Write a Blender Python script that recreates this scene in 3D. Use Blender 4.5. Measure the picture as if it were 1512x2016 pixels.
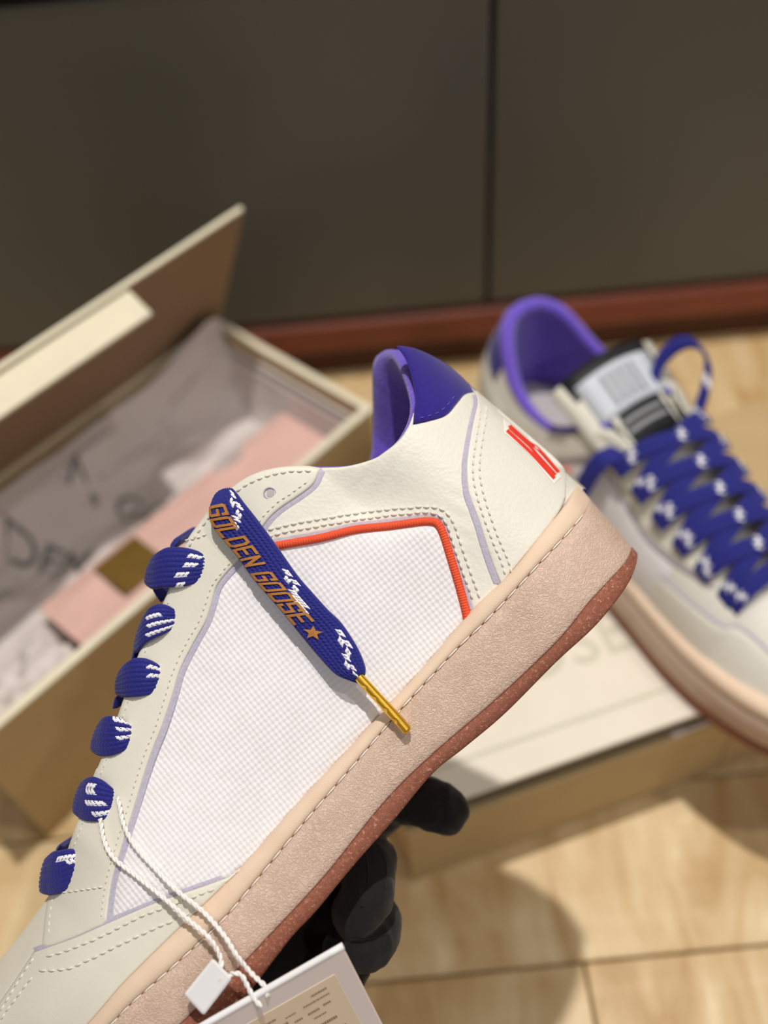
import bpy, bmesh, math, random
import numpy as np
from mathutils import Vector, Matrix
from mathutils.geometry import delaunay_2d_cdt

random.seed(7); rng = np.random.default_rng(7)
for o in list(bpy.data.objects): bpy.data.objects.remove(o)
SC = bpy.context.scene
COL = SC.collection

# ------------------------------------------------------------------ camera
F, CX, CY = 2000.0, 756.0, 1008.0          # focal length and centre in pixels of the 1512 x 2016 frame
PITCH, ROLL, CAMH = math.radians(50), math.radians(-5.5), 0.53
FW = np.array([0, math.cos(PITCH), -math.sin(PITCH)])
U0 = np.array([0, math.sin(PITCH), math.cos(PITCH)]); R0 = np.array([1.0, 0, 0])
RT = math.cos(ROLL)*R0 + math.sin(ROLL)*U0
UP = -math.sin(ROLL)*R0 + math.cos(ROLL)*U0
CAMP = np.array([0, 0, CAMH])
D = 0.30                                    # distance to the plane of the raised sneaker's side
cd = bpy.data.cameras.new('camera'); cam = bpy.data.objects.new('camera', cd); COL.objects.link(cam)
cam.matrix_world = Matrix(((RT[0], UP[0], -FW[0], CAMP[0]), (RT[1], UP[1], -FW[1], CAMP[1]), (RT[2], UP[2], -FW[2], CAMP[2]), (0, 0, 0, 1)))
cd.sensor_fit = 'VERTICAL'; cd.sensor_height = 36.0; cd.sensor_width = 27.0; cd.lens = F/2016*36.0
cd.clip_start = 0.01; cd.clip_end = 50
cd.dof.use_dof = True; cd.dof.focus_distance = 0.302; cd.dof.aperture_fstop = 4.9
SC.camera = cam

RS = CAMH/0.70                               # room pieces are sized for an eye height of 0.70 and brought to this scale
# ------------------------------------------------------------------ world, lamps, exposure
SC.view_settings.view_transform = 'Standard'; SC.view_settings.look = 'None'
SC.view_settings.exposure = 0.0; SC.view_settings.gamma = 1.0; SC.view_settings.use_curve_mapping = False
W = bpy.data.worlds.new('shop_ambient'); SC.world = W; W.use_nodes = True
W.node_tree.nodes['Background'].inputs[0].default_value = (1.0, 0.96, 0.92, 1)
W.node_tree.nodes['Background'].inputs[1].default_value = 0.25
def ceiling_spot(name, loc, energy, size, colr):
    l = bpy.data.lights.new(name, 'AREA'); l.shape = 'DISK'; l.size = size; l.energy = energy; l.color = colr
    o = bpy.data.objects.new(name, l); COL.objects.link(o); o.location = loc
    return o
ceiling_spot('ceiling_downlight', (0.10, 0.55, 2.4), 37, 0.06, (1.0, 0.95, 0.89))
ceiling_spot('ceiling_downlight', (0.9, -0.1, 2.4), 8, 0.07, (1.0, 0.95, 0.90))
ceiling_spot('ceiling_downlight', (0.7, -1.9, 2.3), 12, 0.1, (1.0, 0.95, 0.9))

# ------------------------------------------------------------------ helpers
def ray(px, py): return FW + RT*(px-CX)/F - UP*(py-CY)/F
def hit(px, py, z):
    d = ray(px, py); t = (z*RS-CAMH)/d[2]; return (CAMP + t*d)/RS
def lin(r, g, b):
    f = lambda c: (c/255/12.92) if c/255 <= 0.04045 else ((c/255+0.055)/1.055)**2.4
    return (f(r), f(g), f(b), 1)

SIZED = set()
def sized(root):
    """bring a room piece with its parts to metres (mesh data, not object scale)"""
    root.location = root.location*RS
    for o in [root]+list(root.children_recursive):
        if o is not root: o.location = o.location*RS
        if o.data is not None and o.data.name not in SIZED:
            SIZED.add(o.data.name); o.data.transform(Matrix.Scale(RS, 4))
        for m_ in o.modifiers:
            if m_.type == 'SOLIDIFY': m_.thickness *= RS
class NT:
    """small helper around a material's node tree"""
    def __init__(s, name):
        s.m = bpy.data.materials.new(name); s.m.use_nodes = True
        s.t = s.m.node_tree; s.b = s.t.nodes['Principled BSDF']
    def n(s, typ, **kw):
        o = s.t.nodes.new(typ)
        for k, v in kw.items(): setattr(o, k, v)
        return o
    def l(s, a, b): s.t.links.new(a, b)
    def math(s, op, a, b=None):
        o = s.n('ShaderNodeMath', operation=op)
        for i, v in enumerate((a, b)):
            if v is None: continue
            if isinstance(v, (int, float)): o.inputs[i].default_value = v
            else: s.l(v, o.inputs[i])
        return o.outputs[0]
    def coord(s, kind='Object', scale=(1, 1, 1), rot=(0, 0, 0)):
        tc = s.n('ShaderNodeTexCoord'); mp = s.n('ShaderNodeMapping')
        mp.inputs['Scale'].default_value = scale; mp.inputs['Rotation'].default_value = rot
        s.l(tc.outputs[kind], mp.inputs[0]); return mp.outputs[0]
    def noise(s, vec, scale, detail=3, rough=0.5, dist=0.0):
        o = s.n('ShaderNodeTexNoise'); o.inputs['Scale'].default_value = scale
        o.inputs['Detail'].default_value = detail; o.inputs['Roughness'].default_value = rough
        o.inputs['Distortion'].default_value = dist
        s.l(vec, o.inputs['Vector']); return o.outputs['Fac']
    def ramp(s, fac, stops):
        o = s.n('ShaderNodeValToRGB'); e = o.color_ramp.elements
        while len(e) < len(stops): e.new(0.5)
        for k, (p, c) in enumerate(stops): e[k].position = p; e[k].color = c
        s.l(fac, o.inputs[0]); return o.outputs[0]
    def bump(s, h, strength, dist):
        o = s.n('ShaderNodeBump'); o.inputs['Strength'].default_value = strength; o.inputs['Distance'].default_value = dist
        s.l(h, o.inputs['Height']); s.l(o.outputs[0], s.b.inputs['Normal'])
    def set(s, base=None, rough=None, metal=None, spec=None, sheen=None, coat=None):
        if base is not None:
            if isinstance(base, tuple): s.b.inputs['Base Color'].default_value = base
            else: s.l(base, s.b.inputs['Base Color'])
        if rough is not None: s.b.inputs['Roughness'].default_value = rough
        if metal is not None: s.b.inputs['Metallic'].default_value = metal
        if spec is not None: s.b.inputs['Specular IOR Level'].default_value = spec
        if sheen is not None: s.b.inputs['Sheen Weight'].default_value = sheen
        if coat is not None: s.b.inputs['Coat Weight'].default_value = coat
        return s

def plain(name, c, rough=0.6, metal=0.0, vary=0.06, scale=60, bump=0.0, bdist=0.0003, bscale=None, spec=0.4, sheen=None):
    a = NT(name); v = a.coord()
    f = a.noise(v, scale, 3)
    lo = tuple(max(0, x*(1-vary)) for x in c[:3])+(1,); hi = tuple(min(1, x*(1+vary)) for x in c[:3])+(1,)
    a.set(a.ramp(f, [(0.3, lo), (0.7, hi)]), rough, metal, spec, sheen)
    if bump: a.bump(a.noise(v, bscale or scale*4, 4), bump, bdist)
    return a.m

def leather_mat(name, c, scale=900, bump=0.25, rough=0.42):
    a = NT(name); v = a.coord()
    vo = a.n('ShaderNodeTexVoronoi'); vo.inputs['Scale'].default_value = scale; a.l(v, vo.inputs['Vector'])
    nz = a.noise(v, scale*0.35, 3); big = a.noise(v, 60, 3)
    h = a.math('ADD', a.math('MULTIPLY', vo.outputs['Distance'], 0.6), a.math('ADD', nz, a.math('MULTIPLY', big, 0.5)))
    a.bump(h, bump, 0.0004)
    lo = tuple(x*0.96 for x in c[:3])+(1,)
    a.set(a.ramp(big, [(0.3, lo), (0.7, c)]), rough, spec=0.35)
    return a.m

M = {}
M['leather'] = leather_mat('ivory_leather', lin(234, 231, 220), 900, 0.32)
M['eyestay_leather'] = leather_mat('smooth_ivory_leather', lin(230, 227, 213), 1300, 0.08, 0.45)
M['lavender'] = plain('lavender_raw_edge', lin(188, 182, 200), 0.9, vary=0.10, scale=1200, bump=0.4, bscale=2500)
M['heel_suede'] = plain('deep_blue_suede', lin(38, 22, 128), 0.95, vary=0.12, scale=700, bump=0.3, bscale=2500, sheen=0.3)
M['purple_terry'] = plain('purple_terry_lining', lin(112, 84, 212), 0.95, vary=0.15, scale=900, bump=0.8, bdist=0.0008, bscale=1500, sheen=0.5)
M['thread'] = plain('cream_thread', lin(226, 222, 210), 0.8, vary=0.05, scale=500)
M['blue_thread'] = plain('blue_thread', lin(96, 84, 190), 0.8, vary=0.05, scale=500)
M['white_thread'] = plain('white_thread', lin(245, 240, 232), 0.7, vary=0.03, scale=500)
M['lace_blue'] = plain('royal_blue_yarn', lin(27, 30, 126), 0.75, vary=0.18, scale=1500, bump=0.35, bscale=4000, bdist=0.0002, sheen=0.15)
M['lace_white'] = plain('white_yarn', lin(242, 242, 246), 0.7, vary=0.03, scale=800)
M['gold_print'] = plain('bronze_gold_print', lin(190, 128, 62), 0.5, metal=0.25, vary=0.12, scale=1200, bump=0.2, bscale=4000)
M['gold_metal'] = plain('polished_gold', lin(250, 200, 74), 0.32, metal=1.0, vary=0.05, scale=200)
M['orange'] = None
M['cord'] = plain('white_nylon_cord', lin(244, 241, 238), 0.4, vary=0.02, scale=500)
M['plastic'] = plain('white_plastic', lin(240, 240, 242), 0.3, vary=0.01, scale=200)
M['card'] = plain('white_card', lin(240, 228, 226), 0.35, vary=0.02, scale=90)
M['sticker'] = plain('beige_sticker', lin(242, 222, 196), 0.55, vary=0.03, scale=90)
M['ink'] = plain('grey_ink', lin(158, 138, 112), 0.7, vary=0.05)
M['red'] = plain('red_print', lin(238, 64, 50), 0.5, vary=0.04, scale=300)
M['white_print'] = plain('white_print', lin(250, 246, 238), 0.5, vary=0.02, scale=300)
M['glove'] = plain('black_jersey', lin(13, 13, 16), 0.85, vary=0.25, scale=500, bump=0.5, bdist=0.0004, bscale=2500, sheen=0.12)
M['glove_seam'] = plain('black_thread', lin(12, 12, 15), 0.9, vary=0.1)
M['dark_inside'] = plain('grey_lining', lin(190, 186, 184), 0.9, vary=0.08, scale=200)

def canvas_mat():
    a = NT('white_canvas'); v = a.coord('UV', (1, 1, 1), (0, 0, math.radians(38)))
    sp = a.n('ShaderNodeSeparateXYZ'); a.l(v, sp.inputs[0])
    k = 2*math.pi/0.098
    wob = a.noise(v, 6, 2)
    sx = a.math('SINE', a.math('ADD', a.math('MULTIPLY', sp.outputs[0], k), a.math('MULTIPLY', wob, 2.0)))
    sy = a.math('SINE', a.math('ADD', a.math('MULTIPLY', sp.outputs[1], k*0.86), a.math('MULTIPLY', wob, 2.0)))
    h = a.math('ADD', sx, sy)
    nz = a.noise(v, 18, 3)
    hh = a.math('ADD', a.math('MULTIPLY', h, 0.5), a.math('MULTIPLY', nz, 0.6))
    a.bump(hh, 0.25, 0.0006)
    big = a.noise(v, 2.5, 3)
    a.set(a.ramp(big, [(0.3, lin(236, 234, 236)), (0.7, lin(242, 240, 243))]), 0.92, spec=0.2)
    return a.m
M['canvas'] = canvas_mat()
def piping_mat():
    a = NT('orange_grosgrain'); v = a.coord('UV')
    w1 = a.n('ShaderNodeTexWave'); w1.inputs['Scale'].default_value = 3.6; w1.bands_direction = 'X'; a.l(v, w1.inputs[0])
    a.bump(w1.outputs['Fac'], 0.5, 0.0003)
    nz = a.noise(v, 20, 3)
    a.set(a.ramp(nz, [(0.3, lin(232, 78, 46)), (0.7, lin(246, 104, 70))]), 0.85, spec=0.2)
    return a.m
M['orange'] = piping_mat()
def midsole_mat():
    a = NT('textured_rubber'); v = a.coord('UV')
    nz = a.noise(v, 9.0, 1.0, 0.4, 1.8)
    h = a.math('ABSOLUTE', a.math('SUBTRACT', nz, 0.5))
    h2 = a.math('MINIMUM', a.math('MULTIPLY', h, 9.0), 1.0)
    fine = a.noise(v, 60, 2)
    a.bump(a.math('ADD', h2, a.math('MULTIPLY', fine, 0.25)), 0.5, 0.0004)
    big = a.noise(v, 2.0, 3)
    a.set(a.ramp(big, [(0.3, lin(212, 184, 165)), (0.7, lin(221, 195, 176))]), 0.5, spec=0.4)
    return a.m
M['midsole'] = midsole_mat()
def foxing_mat():
    a = NT('napped_sand_foxing'); v = a.coord('UV')
    nz = a.noise(v, 40, 4); big = a.noise(v, 1.2, 2)
    a.bump(nz, 0.35, 0.0004)
    a.set(a.ramp(big, [(0.3, lin(230, 202, 177)), (0.7, lin(234, 212, 187))]), 0.8, spec=0.25, sheen=0.2)
    return a.m
M['foxing'] = foxing_mat()
def outsole_mat():
    a = NT('brown_gum_rubber'); v = a.coord('UV')
    nz = a.noise(v, 16, 3, 0.6, 1.0)
    fl = a.ramp(nz, [(0.40, lin(138, 84, 65)), (0.60, lin(154, 97, 79)), (0.68, lin(196, 146, 126))])
    a.set(fl, 0.75, spec=0.25); a.bump(nz, 0.4, 0.0004)
    return a.m
M['outsole'] = outsole_mat()

def mesh_obj(name, verts, faces, mat, parent=None, smooth=True, uv=None, mats=None, midx=None):
    me = bpy.data.meshes.new(name)
    me.from_pydata([tuple(map(float, v)) for v in verts], [], [tuple(int(i) for i in f) for f in faces])
    me.update()
    for m_ in (mats or [mat]): me.materials.append(M[m_] if isinstance(m_, str) else m_)
    if midx is not None: me.polygons.foreach_set('material_index', np.asarray(midx, dtype=np.int32))
    if smooth: me.polygons.foreach_set('use_smooth', np.ones(len(me.polygons), dtype=bool))
    if uv is not None:
        ul = me.uv_layers.new(name='UVMap'); li = np.empty(len(me.loops), dtype=np.int32)
        me.loops.foreach_get('vertex_index', li)
        ul.data.foreach_set('uv', np.asarray(uv, dtype=np.float32)[li].ravel())
    o = bpy.data.objects.new(name, me); COL.objects.link(o)
    if parent is not None: o.parent = parent
    return o
def empty(name, mat4=None):
    o = bpy.data.objects.new(name, None); COL.objects.link(o); o.empty_display_size = 0.02
    if mat4 is not None: o.matrix_world = mat4
    return o
def tag(o, label=None, cat=None, group=None, kind=None):
    if label: o['label'] = label
    if cat: o['category'] = cat
    if group: o['group'] = group
    if kind: o['kind'] = kind
    return o
def frame(origin, xdir, zdir=(0, 0, 1)):
    x = Vector(xdir).normalized(); z = Vector(zdir).normalized(); y = z.cross(x).normalized(); x = y.cross(z)
    return Matrix(((x[0], y[0], z[0], origin[0]), (x[1], y[1], z[1], origin[1]), (x[2], y[2], z[2], origin[2]), (0, 0, 0, 1)))
def box_vf(x0, x1, y0, y1, z0, z1, bev=0.0):
    bm = bmesh.new(); bmesh.ops.create_cube(bm, size=1)
    for v in bm.verts:
        v.co = Vector((x0+(v.co.x+.5)*(x1-x0), y0+(v.co.y+.5)*(y1-y0), z0+(v.co.z+.5)*(z1-z0)))
    if bev: bmesh.ops.bevel(bm, geom=list(bm.edges), offset=bev, segments=2, affect='EDGES', profile=0.5)
    return bm
def bm_obj(name, bm, mat, parent=None, smooth=False):
    me = bpy.data.meshes.new(name); bm.to_mesh(me); bm.free(); me.materials.append(M[mat] if isinstance(mat, str) else mat)
    if smooth: me.polygons.foreach_set('use_smooth', np.ones(len(me.polygons), dtype=bool))
    o = bpy.data.objects.new(name, me); COL.objects.link(o)
    if parent is not None: o.parent = parent
    return o
def catmull(pts, step, closed=False):
    """smooth curve through pts (any dimension), sampled about every 'step' units"""
    p = np.asarray(pts, float); n = len(p); out = []
    if n < 3 and not closed:
        k = max(1, int(np.linalg.norm(p[1]-p[0])/step)); return p[0]+(p[1]-p[0])*np.linspace(0, 1, k+1)[:, None]
    seg = n if closed else n-1
    for i in range(seg):
        p0 = p[(i-1) % n] if (closed or i > 0) else 2*p[0]-p[1]
        p1 = p[i]; p2 = p[(i+1) % n]
        p3 = p[(i+2) % n] if (closed or i+2 < n) else 2*p[-1]-p[-2]
        k = max(1, int(np.ceil(np.linalg.norm(p2-p1)/step)))
        for j in range(k):
            t = j/k
            out.append(0.5*((2*p1)+(-p0+p2)*t+(2*p0-5*p1+4*p2-p3)*t*t+(-p0+3*p1-3*p2+p3)*t**3))
    if not closed: out.append(p[-1])
    return np.array(out)
def tube_vf(path, rad, seg=8, cap=True):
    """tube around a 3-D polyline; rad scalar or per-point"""
    p = np.asarray(path, float); n = len(p); r = np.broadcast_to(np.asarray(rad, float), (n,))
    tg = np.gradient(p, axis=0); tg /= np.linalg.norm(tg, axis=1)[:, None]+1e-12
    ref = np.array([0.31, 0.17, 0.93]); V = []; prev = None
    for i in range(n):
        a = np.cross(tg[i], ref) if prev is None else prev-tg[i]*(prev@tg[i])
        a /= np.linalg.norm(a)+1e-12; prev = a; b = np.cross(tg[i], a)
        for k in range(seg):
            th = 2*math.pi*k/seg; V.append(p[i]+r[i]*(math.cos(th)*a+math.sin(th)*b))
    Fc = [(i*seg+k, i*seg+(k+1) % seg, (i+1)*seg+(k+1) % seg, (i+1)*seg+k) for i in range(n-1) for k in range(seg)]
    if cap: Fc += [tuple(range(seg-1, -1, -1)), tuple((n-1)*seg+k for k in range(seg))]
    return V, Fc
def join_vf(parts):
    V = []; Fc = []
    for v, f in parts:
        o = len(V); V += list(v); Fc += [tuple(i+o for i in q) for q in f]
    return V, Fc
def grid_faces(nu, nv, wrap=False):
    return [(i*nv+j, i*nv+(j+1) % nv, (i+1)*nv+(j+1) % nv, (i+1)*nv+j) for i in range(nu-1) for j in range(nv if wrap else nv-1)]

# ================================================================== THE SETTING
def floor_mat():
    a = NT('pale_oiled_wood'); tc = a.coord('Object', (1, 1, 1))
    oi = a.n('ShaderNodeObjectInfo')
    ad = a.n('ShaderNodeVectorMath', operation='ADD'); a.l(tc, ad.inputs[0])
    mu = a.n('ShaderNodeVectorMath', operation='SCALE'); mu.inputs['Scale'].default_value = 9.0
    cb = a.n('ShaderNodeCombineXYZ'); a.l(oi.outputs['Random'], cb.inputs[0]); a.l(oi.outputs['Random'], cb.inputs[1]); a.l(cb.outputs[0], mu.inputs[0]); a.l(mu.outputs[0], ad.inputs[1])
    mp = a.n('ShaderNodeMapping'); mp.inputs['Scale'].default_value = (26, 7, 7); mp.inputs['Rotation'].default_value = (0, 0, math.radians(-14)); a.l(ad.outputs[0], mp.inputs[0])
    n1 = a.noise(mp.outputs[0], 1.0, 4, 0.55, 1.6)
    mp2 = a.n('ShaderNodeMapping'); mp2.inputs['Scale'].default_value = (3, 40, 3); a.l(ad.outputs[0], mp2.inputs[0])
    n2 = a.noise(mp2.outputs[0], 1.0, 4, 0.6, 0.3)
    mix = a.math('ADD', a.math('MULTIPLY', n1, 0.65), a.math('ADD', a.math('MULTIPLY', n2, 0.25), a.math('MULTIPLY', oi.outputs['Random'], 0.10)))
    a.set(a.ramp(mix, [(0.34, lin(186, 150, 98)), (0.46, lin(208, 178, 130)), (0.56, lin(222, 198, 154)), (0.66, lin(240, 222, 180))]), 0.42, spec=0.35)
    a.bump(n2, 0.05, 0.001)
    return a.m
M['floor'] = floor_mat()
M['subfloor'] = plain('dark_joint', lin(120, 86, 50), 0.9)
M['door_panel'] = plain('taupe_lacquer', lin(88, 89, 84), 0.40, vary=0.05, scale=6, spec=0.5)
M['red_wood'] = plain('reddish_brown_wood', lin(128, 66, 46), 0.45, vary=0.2, scale=14)
M['orange_wood'] = plain('orange_brown_wood', lin(140, 74, 26), 0.5, vary=0.15, scale=14)
M['shaded_red_wood'] = plain('red_wood_painted_shade', lin(74, 38, 20), 0.6, vary=0.2, scale=14)  # red wood of the base, shade below the rail painted into its colour
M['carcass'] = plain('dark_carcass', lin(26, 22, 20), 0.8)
M['wall'] = plain('warm_grey_wall', lin(150, 140, 128), 0.8, scale=10)

floor = bm_obj('floor', box_vf(-3, 3, -2.2, 1.25, -0.05, -0.012), 'subfloor'); tag(floor, 'pale wooden plank floor under the boxes', kind='structure')
PW = 0.118; y_seam = 0.1915
plank_meshes = {}
for r in range(-4, 7):
    y0 = y_seam+r*PW
    x = -1.6 + {0: 0.10}.get(r, rng.uniform(0, 0.5))
    lens = []
    if r == -1: x = 0.101-1.2*2                     # a butt joint shows in the lower right
    while x < 1.7:
        L = 1.2 if r == -1 else float(rng.choice([0.9, 1.2, 1.5]))
        if L not in plank_meshes:
            bm = box_vf(0.0007, L-0.0007, 0.0008, PW-0.0008, -0.012, 0, 0.0012)
            me = bpy.data.meshes.new('plank'); bm.to_mesh(me); bm.free(); me.materials.append(M['floor']); plank_meshes[L] = me
        if y0 < 1.2:
            o = bpy.data.objects.new('plank', plank_meshes[L]); COL.objects.link(o); o.location = (x, y0, 0); o.parent = floor
        x += L

# wall behind the cabinet
tag(bm_obj('wall_back', box_vf(-3, 3, 1.25, 1.33, -0.05, 2.7), 'wall'), kind='structure')
# cabinet
CY0 = 0.775
cab = empty('sideboard', Matrix.Translation((0.12, CY0+0.2, 0)))
tag(cab, 'long low sideboard with taupe doors on a reddish brown wooden base', 'cabinet')
def cpart(name, x0, x1, y0, y1, z0, z1, mat, bev=0.002):
    return bm_obj(name, box_vf(x0-0.12, x1-0.12, y0-CY0-0.2, y1-CY0-0.2, z0, z1, bev), mat, cab)
ZD = 0.074
cpart('carcass', -1.35, 1.35, CY0+0.023, CY0+0.42, 0.03, 0.395, 'carcass')
cpart('door', -0.62, 0.1163, CY0, CY0+0.02, ZD, 0.385, 'door_panel')
cpart('door', 0.1207, 0.86, CY0, CY0+0.02, ZD, 0.385, 'door_panel')
cpart('door', -1.35, -0.6244, CY0, CY0+0.02, ZD, 0.385, 'door_panel')
cpart('door', 0.8644, 1.35, CY0, CY0+0.02, ZD, 0.385, 'door_panel')
cpart('base_rail', -1.36, 1.36, CY0-0.006, CY0+0.05, 0.034, ZD-0.006, 'red_wood', 0.006)
cpart('plinth', -1.34, 1.34, CY0+0.004, CY0+0.40, 0.0, 0.032, 'shaded_red_wood')
cpart('cabinet_top', -1.37, 1.37, CY0-0.008, CY0+0.43, 0.397, 0.42, 'orange_wood', 0.004)

# ================================================================== OPEN SHOE BOX (left)
M['box_side'] = plain('beige_box_board', lin(190, 164, 120), 0.7, vary=0.04, scale=40, bump=0.1, bscale=900)
M['box_edge'] = plain('cream_board_edge', lin(230, 222, 196), 0.7, vary=0.03, scale=60)
M['box_in'] = plain('light_box_lining', lin(222, 212, 204), 0.75, vary=0.03, scale=40)
M['lid_in'] = plain('tan_lid_lining', lin(138, 114, 86), 0.7, vary=0.05, scale=30)
M['tissue'] = plain('white_tissue', lin(216, 207, 204), 0.75, vary=0.04, scale=30)
M['tissue_ink'] = plain('grey_tissue_print', lin(112, 112, 112), 0.8, vary=0.05)
M['pink'] = plain('dusty_pink_paper', lin(222, 182, 172), 0.7, vary=0.04, scale=30)
M['gold_seal'] = plain('olive_gold_foil', lin(124, 98, 42), 0.4, metal=0.4, vary=0.1, scale=60)
HB = 0.14; q2 = math.sqrt(.5)
BA = hit(735, 803, HB); BU = np.array([-q2, -q2, 0]); BN = np.array([-q2, q2, 0])
BL, BW, BT = 0.375, 0.183, 0.006
# box frame: x runs from the front right corner along the front wall, y from front wall to back wall
BM4 = Matrix(((BU[0], BN[0], 0, BA[0]), (BU[1], BN[1], 0, BA[1]), (0, 0, 1, 0), (0, 0, 0, 1)))
bx = empty('shoe_box', BM4); tag(bx, 'open beige shoe box with tilted lid at the left, lined with tissue', 'box')
def hand_fix(o):    # BU x BN points down, so turn faces
    me = o.data; me.flip_normals(); return o
def bpart(name, dims, mat, bev=0.0012, parent=bx):
    return hand_fix(bm_obj(name, box_vf(*dims, bev), mat, parent))
bpart('front_wall', (0, BL, 0, BT, 0, HB-0.0015), 'box_side')
bpart('back_wall', (0, BL, BW-BT, BW, 0, HB-0.0015), 'box_side')
bpart('end_wall', (0, BT, BT, BW-BT, 0, HB-0.0015), 'box_side')
bpart('end_wall', (BL-BT, BL, BT, BW-BT, 0, HB-0.0015), 'box_side')
bpart('bottom_board', (BT, BL-BT, BT, BW-BT, 0.001, 0.005), 'box_in')
bpart('rim_edge', (-0.0005, BL+0.0005, -0.0005, BT+0.0005, HB-0.0015, HB+0.001), 'box_edge', 0.0008)
bpart('rim_edge', (-0.0005, BL, BW-BT-0.0005, BW+0.0005, HB-0.0015, HB+0.001), 'box_edge', 0.0008)
bpart('rim_edge', (-0.0005, BT+0.0005, BT, BW-BT, HB-0.0015, HB+0.001), 'box_edge', 0.0008)
# inner liner along the end wall, slightly lower than the rim (the step seen along the edge)
bpart('inner_liner', (BT, BT+0.004, BT, BW-BT, 0.005, HB-0.013), 'box_in')
bpart('inner_liner', (BT, BL-BT, BW-BT-0.004, BW-BT, 0.005, HB-0.013), 'box_in')
bpart('inner_liner', (BT, BL-BT, BT, BT+0.004, 0.005, HB-0.013), 'box_in')
# lid: hinged on the back wall, leaning over the box
LT = math.radians(115); LD = 0.1425
ldir = np.array([0, math.cos(LT), math.sin(LT)]); lnor = np.array([0, -math.sin(LT), math.cos(LT)])   # lnor: inner face, towards the box
def slab(name, o, ax, lx, ay, ly, az, lz, mat, parent):
    V = [o+ax*lx*i+ay*ly*j+az*lz*k for i in (0, 1) for j in (0, 1) for k in (0, 1)]
    bm = bmesh.new(); vs = [bm.verts.new(v) for v in V]
    for f in ((0, 1, 3, 2), (4, 6, 7, 5), (0, 4, 5, 1), (2, 3, 7, 6), (0, 2, 6, 4), (1, 5, 7, 3)): bm.faces.new([vs[i] for i in f])
    bmesh.ops.recalc_face_normals(bm, faces=bm.faces[:]); bmesh.ops.bevel(bm, geom=bm.edges[:], offset=0.0008, segments=2, affect='EDGES', profile=0.5)
    return bm_obj(name, bm, mat, parent)
ho = np.array([-0.002, BW-0.004, HB+0.001]); X = np.array([1.0, 0, 0])
lid = slab('lid', ho+ldir*0.003, X, BL+0.004, ldir, LD, lnor, -0.004, 'box_side', bx)
slab('lid_lining', ho+ldir*0.004, X, BL+0.003, ldir, LD-0.002, lnor, 0.0012, 'lid_in', lid)
slab('lid_edge', ho+ldir*(LD+0.002), X, BL+0.004, ldir, 0.0025, lnor, -0.004, 'box_edge', lid)
slab('lid_flap', ho+ldir*(LD-0.003)+X*0.112, X, BL-0.115, ldir, 0.004, lnor, 0.025, 'box_edge', lid)

# tissue paper, pink pouch, gold seal ------------------------------------------------
def smooth_noise(nx, ny, cells, seed, octaves=3):
    r = np.random.default_rng(seed); out = np.zeros((nx, ny)); amp = 1
    for k in range(octaves):
        c = cells*2**k; g = r.normal(size=(c+3, c+3)); xs = np.linspace(0, c, nx); ys = np.linspace(0, c, ny)
        xi = xs.astype(int); yi = ys.astype(int); fx = (xs-xi)[:, None]; fy = (ys-yi)[None, :]
        fx = fx*fx*(3-2*fx); fy = fy*fy*(3-2*fy)
        out += amp*(g[np.ix_(xi, yi)]*(1-fx)*(1-fy)+g[np.ix_(xi+1, yi)]*fx*(1-fy)+g[np.ix_(xi, yi+1)]*(1-fx)*fy+g[np.ix_(xi+1, yi+1)]*fx*fy); amp *= 0.5
    return out
def sheet(name, fn, nx, ny, mat, thick=0.0006, parent=None):
    """crumpled sheet; fn(u,v) arrays -> xyz; given a real thickness"""
    u, v = np.meshgrid(np.linspace(0, 1, nx), np.linspace(0, 1, ny), indexing='ij')
    p = fn(u, v).reshape(-1, 3)
    o = mesh_obj(name, p, grid_faces(nx, ny), mat, parent)
    so = o.modifiers.new('thickness', 'SOLIDIFY'); so.thickness = thick; so.offset = 0
    return o
def lettering(name, rows, size, mat, place, thick=0.0002, parent=None):
    """flat printed lettering; place(x,y) -> xyz. rows: list of (text, x, y)"""
    V = []; Fc = []
    for txt, x0, y0 in rows:
        cu = bpy.data.curves.new('t', 'FONT'); cu.body = txt; cu.size = size; cu.align_x = 'LEFT'; cu.resolution_u = 3
        to = bpy.data.objects.new('t', cu); COL.objects.link(to)
        me = bpy.data.meshes.new_from_object(to.evaluated_get(bpy.context.evaluated_depsgraph_get()))
        bm = bmesh.new(); bm.from_mesh(me)
        o = len(V)
        for v_ in bm.verts: v_.index = o
        bm.verts.index_update()
        for v_ in bm.verts: V.append(place(x0+v_.co.x, y0+v_.co.y))
        for f_ in bm.faces: Fc.append(tuple(o+q.index for q in f_.verts))
        bm.free(); bpy.data.meshes.remove(me); bpy.data.objects.remove(to); bpy.data.curves.remove(cu)
    ob = mesh_obj(name, V, Fc, mat, parent, smooth=False)
    so = ob.modifiers.new('thickness', 'SOLIDIFY'); so.thickness = thick; so.offset = 0
    return ob
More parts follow.
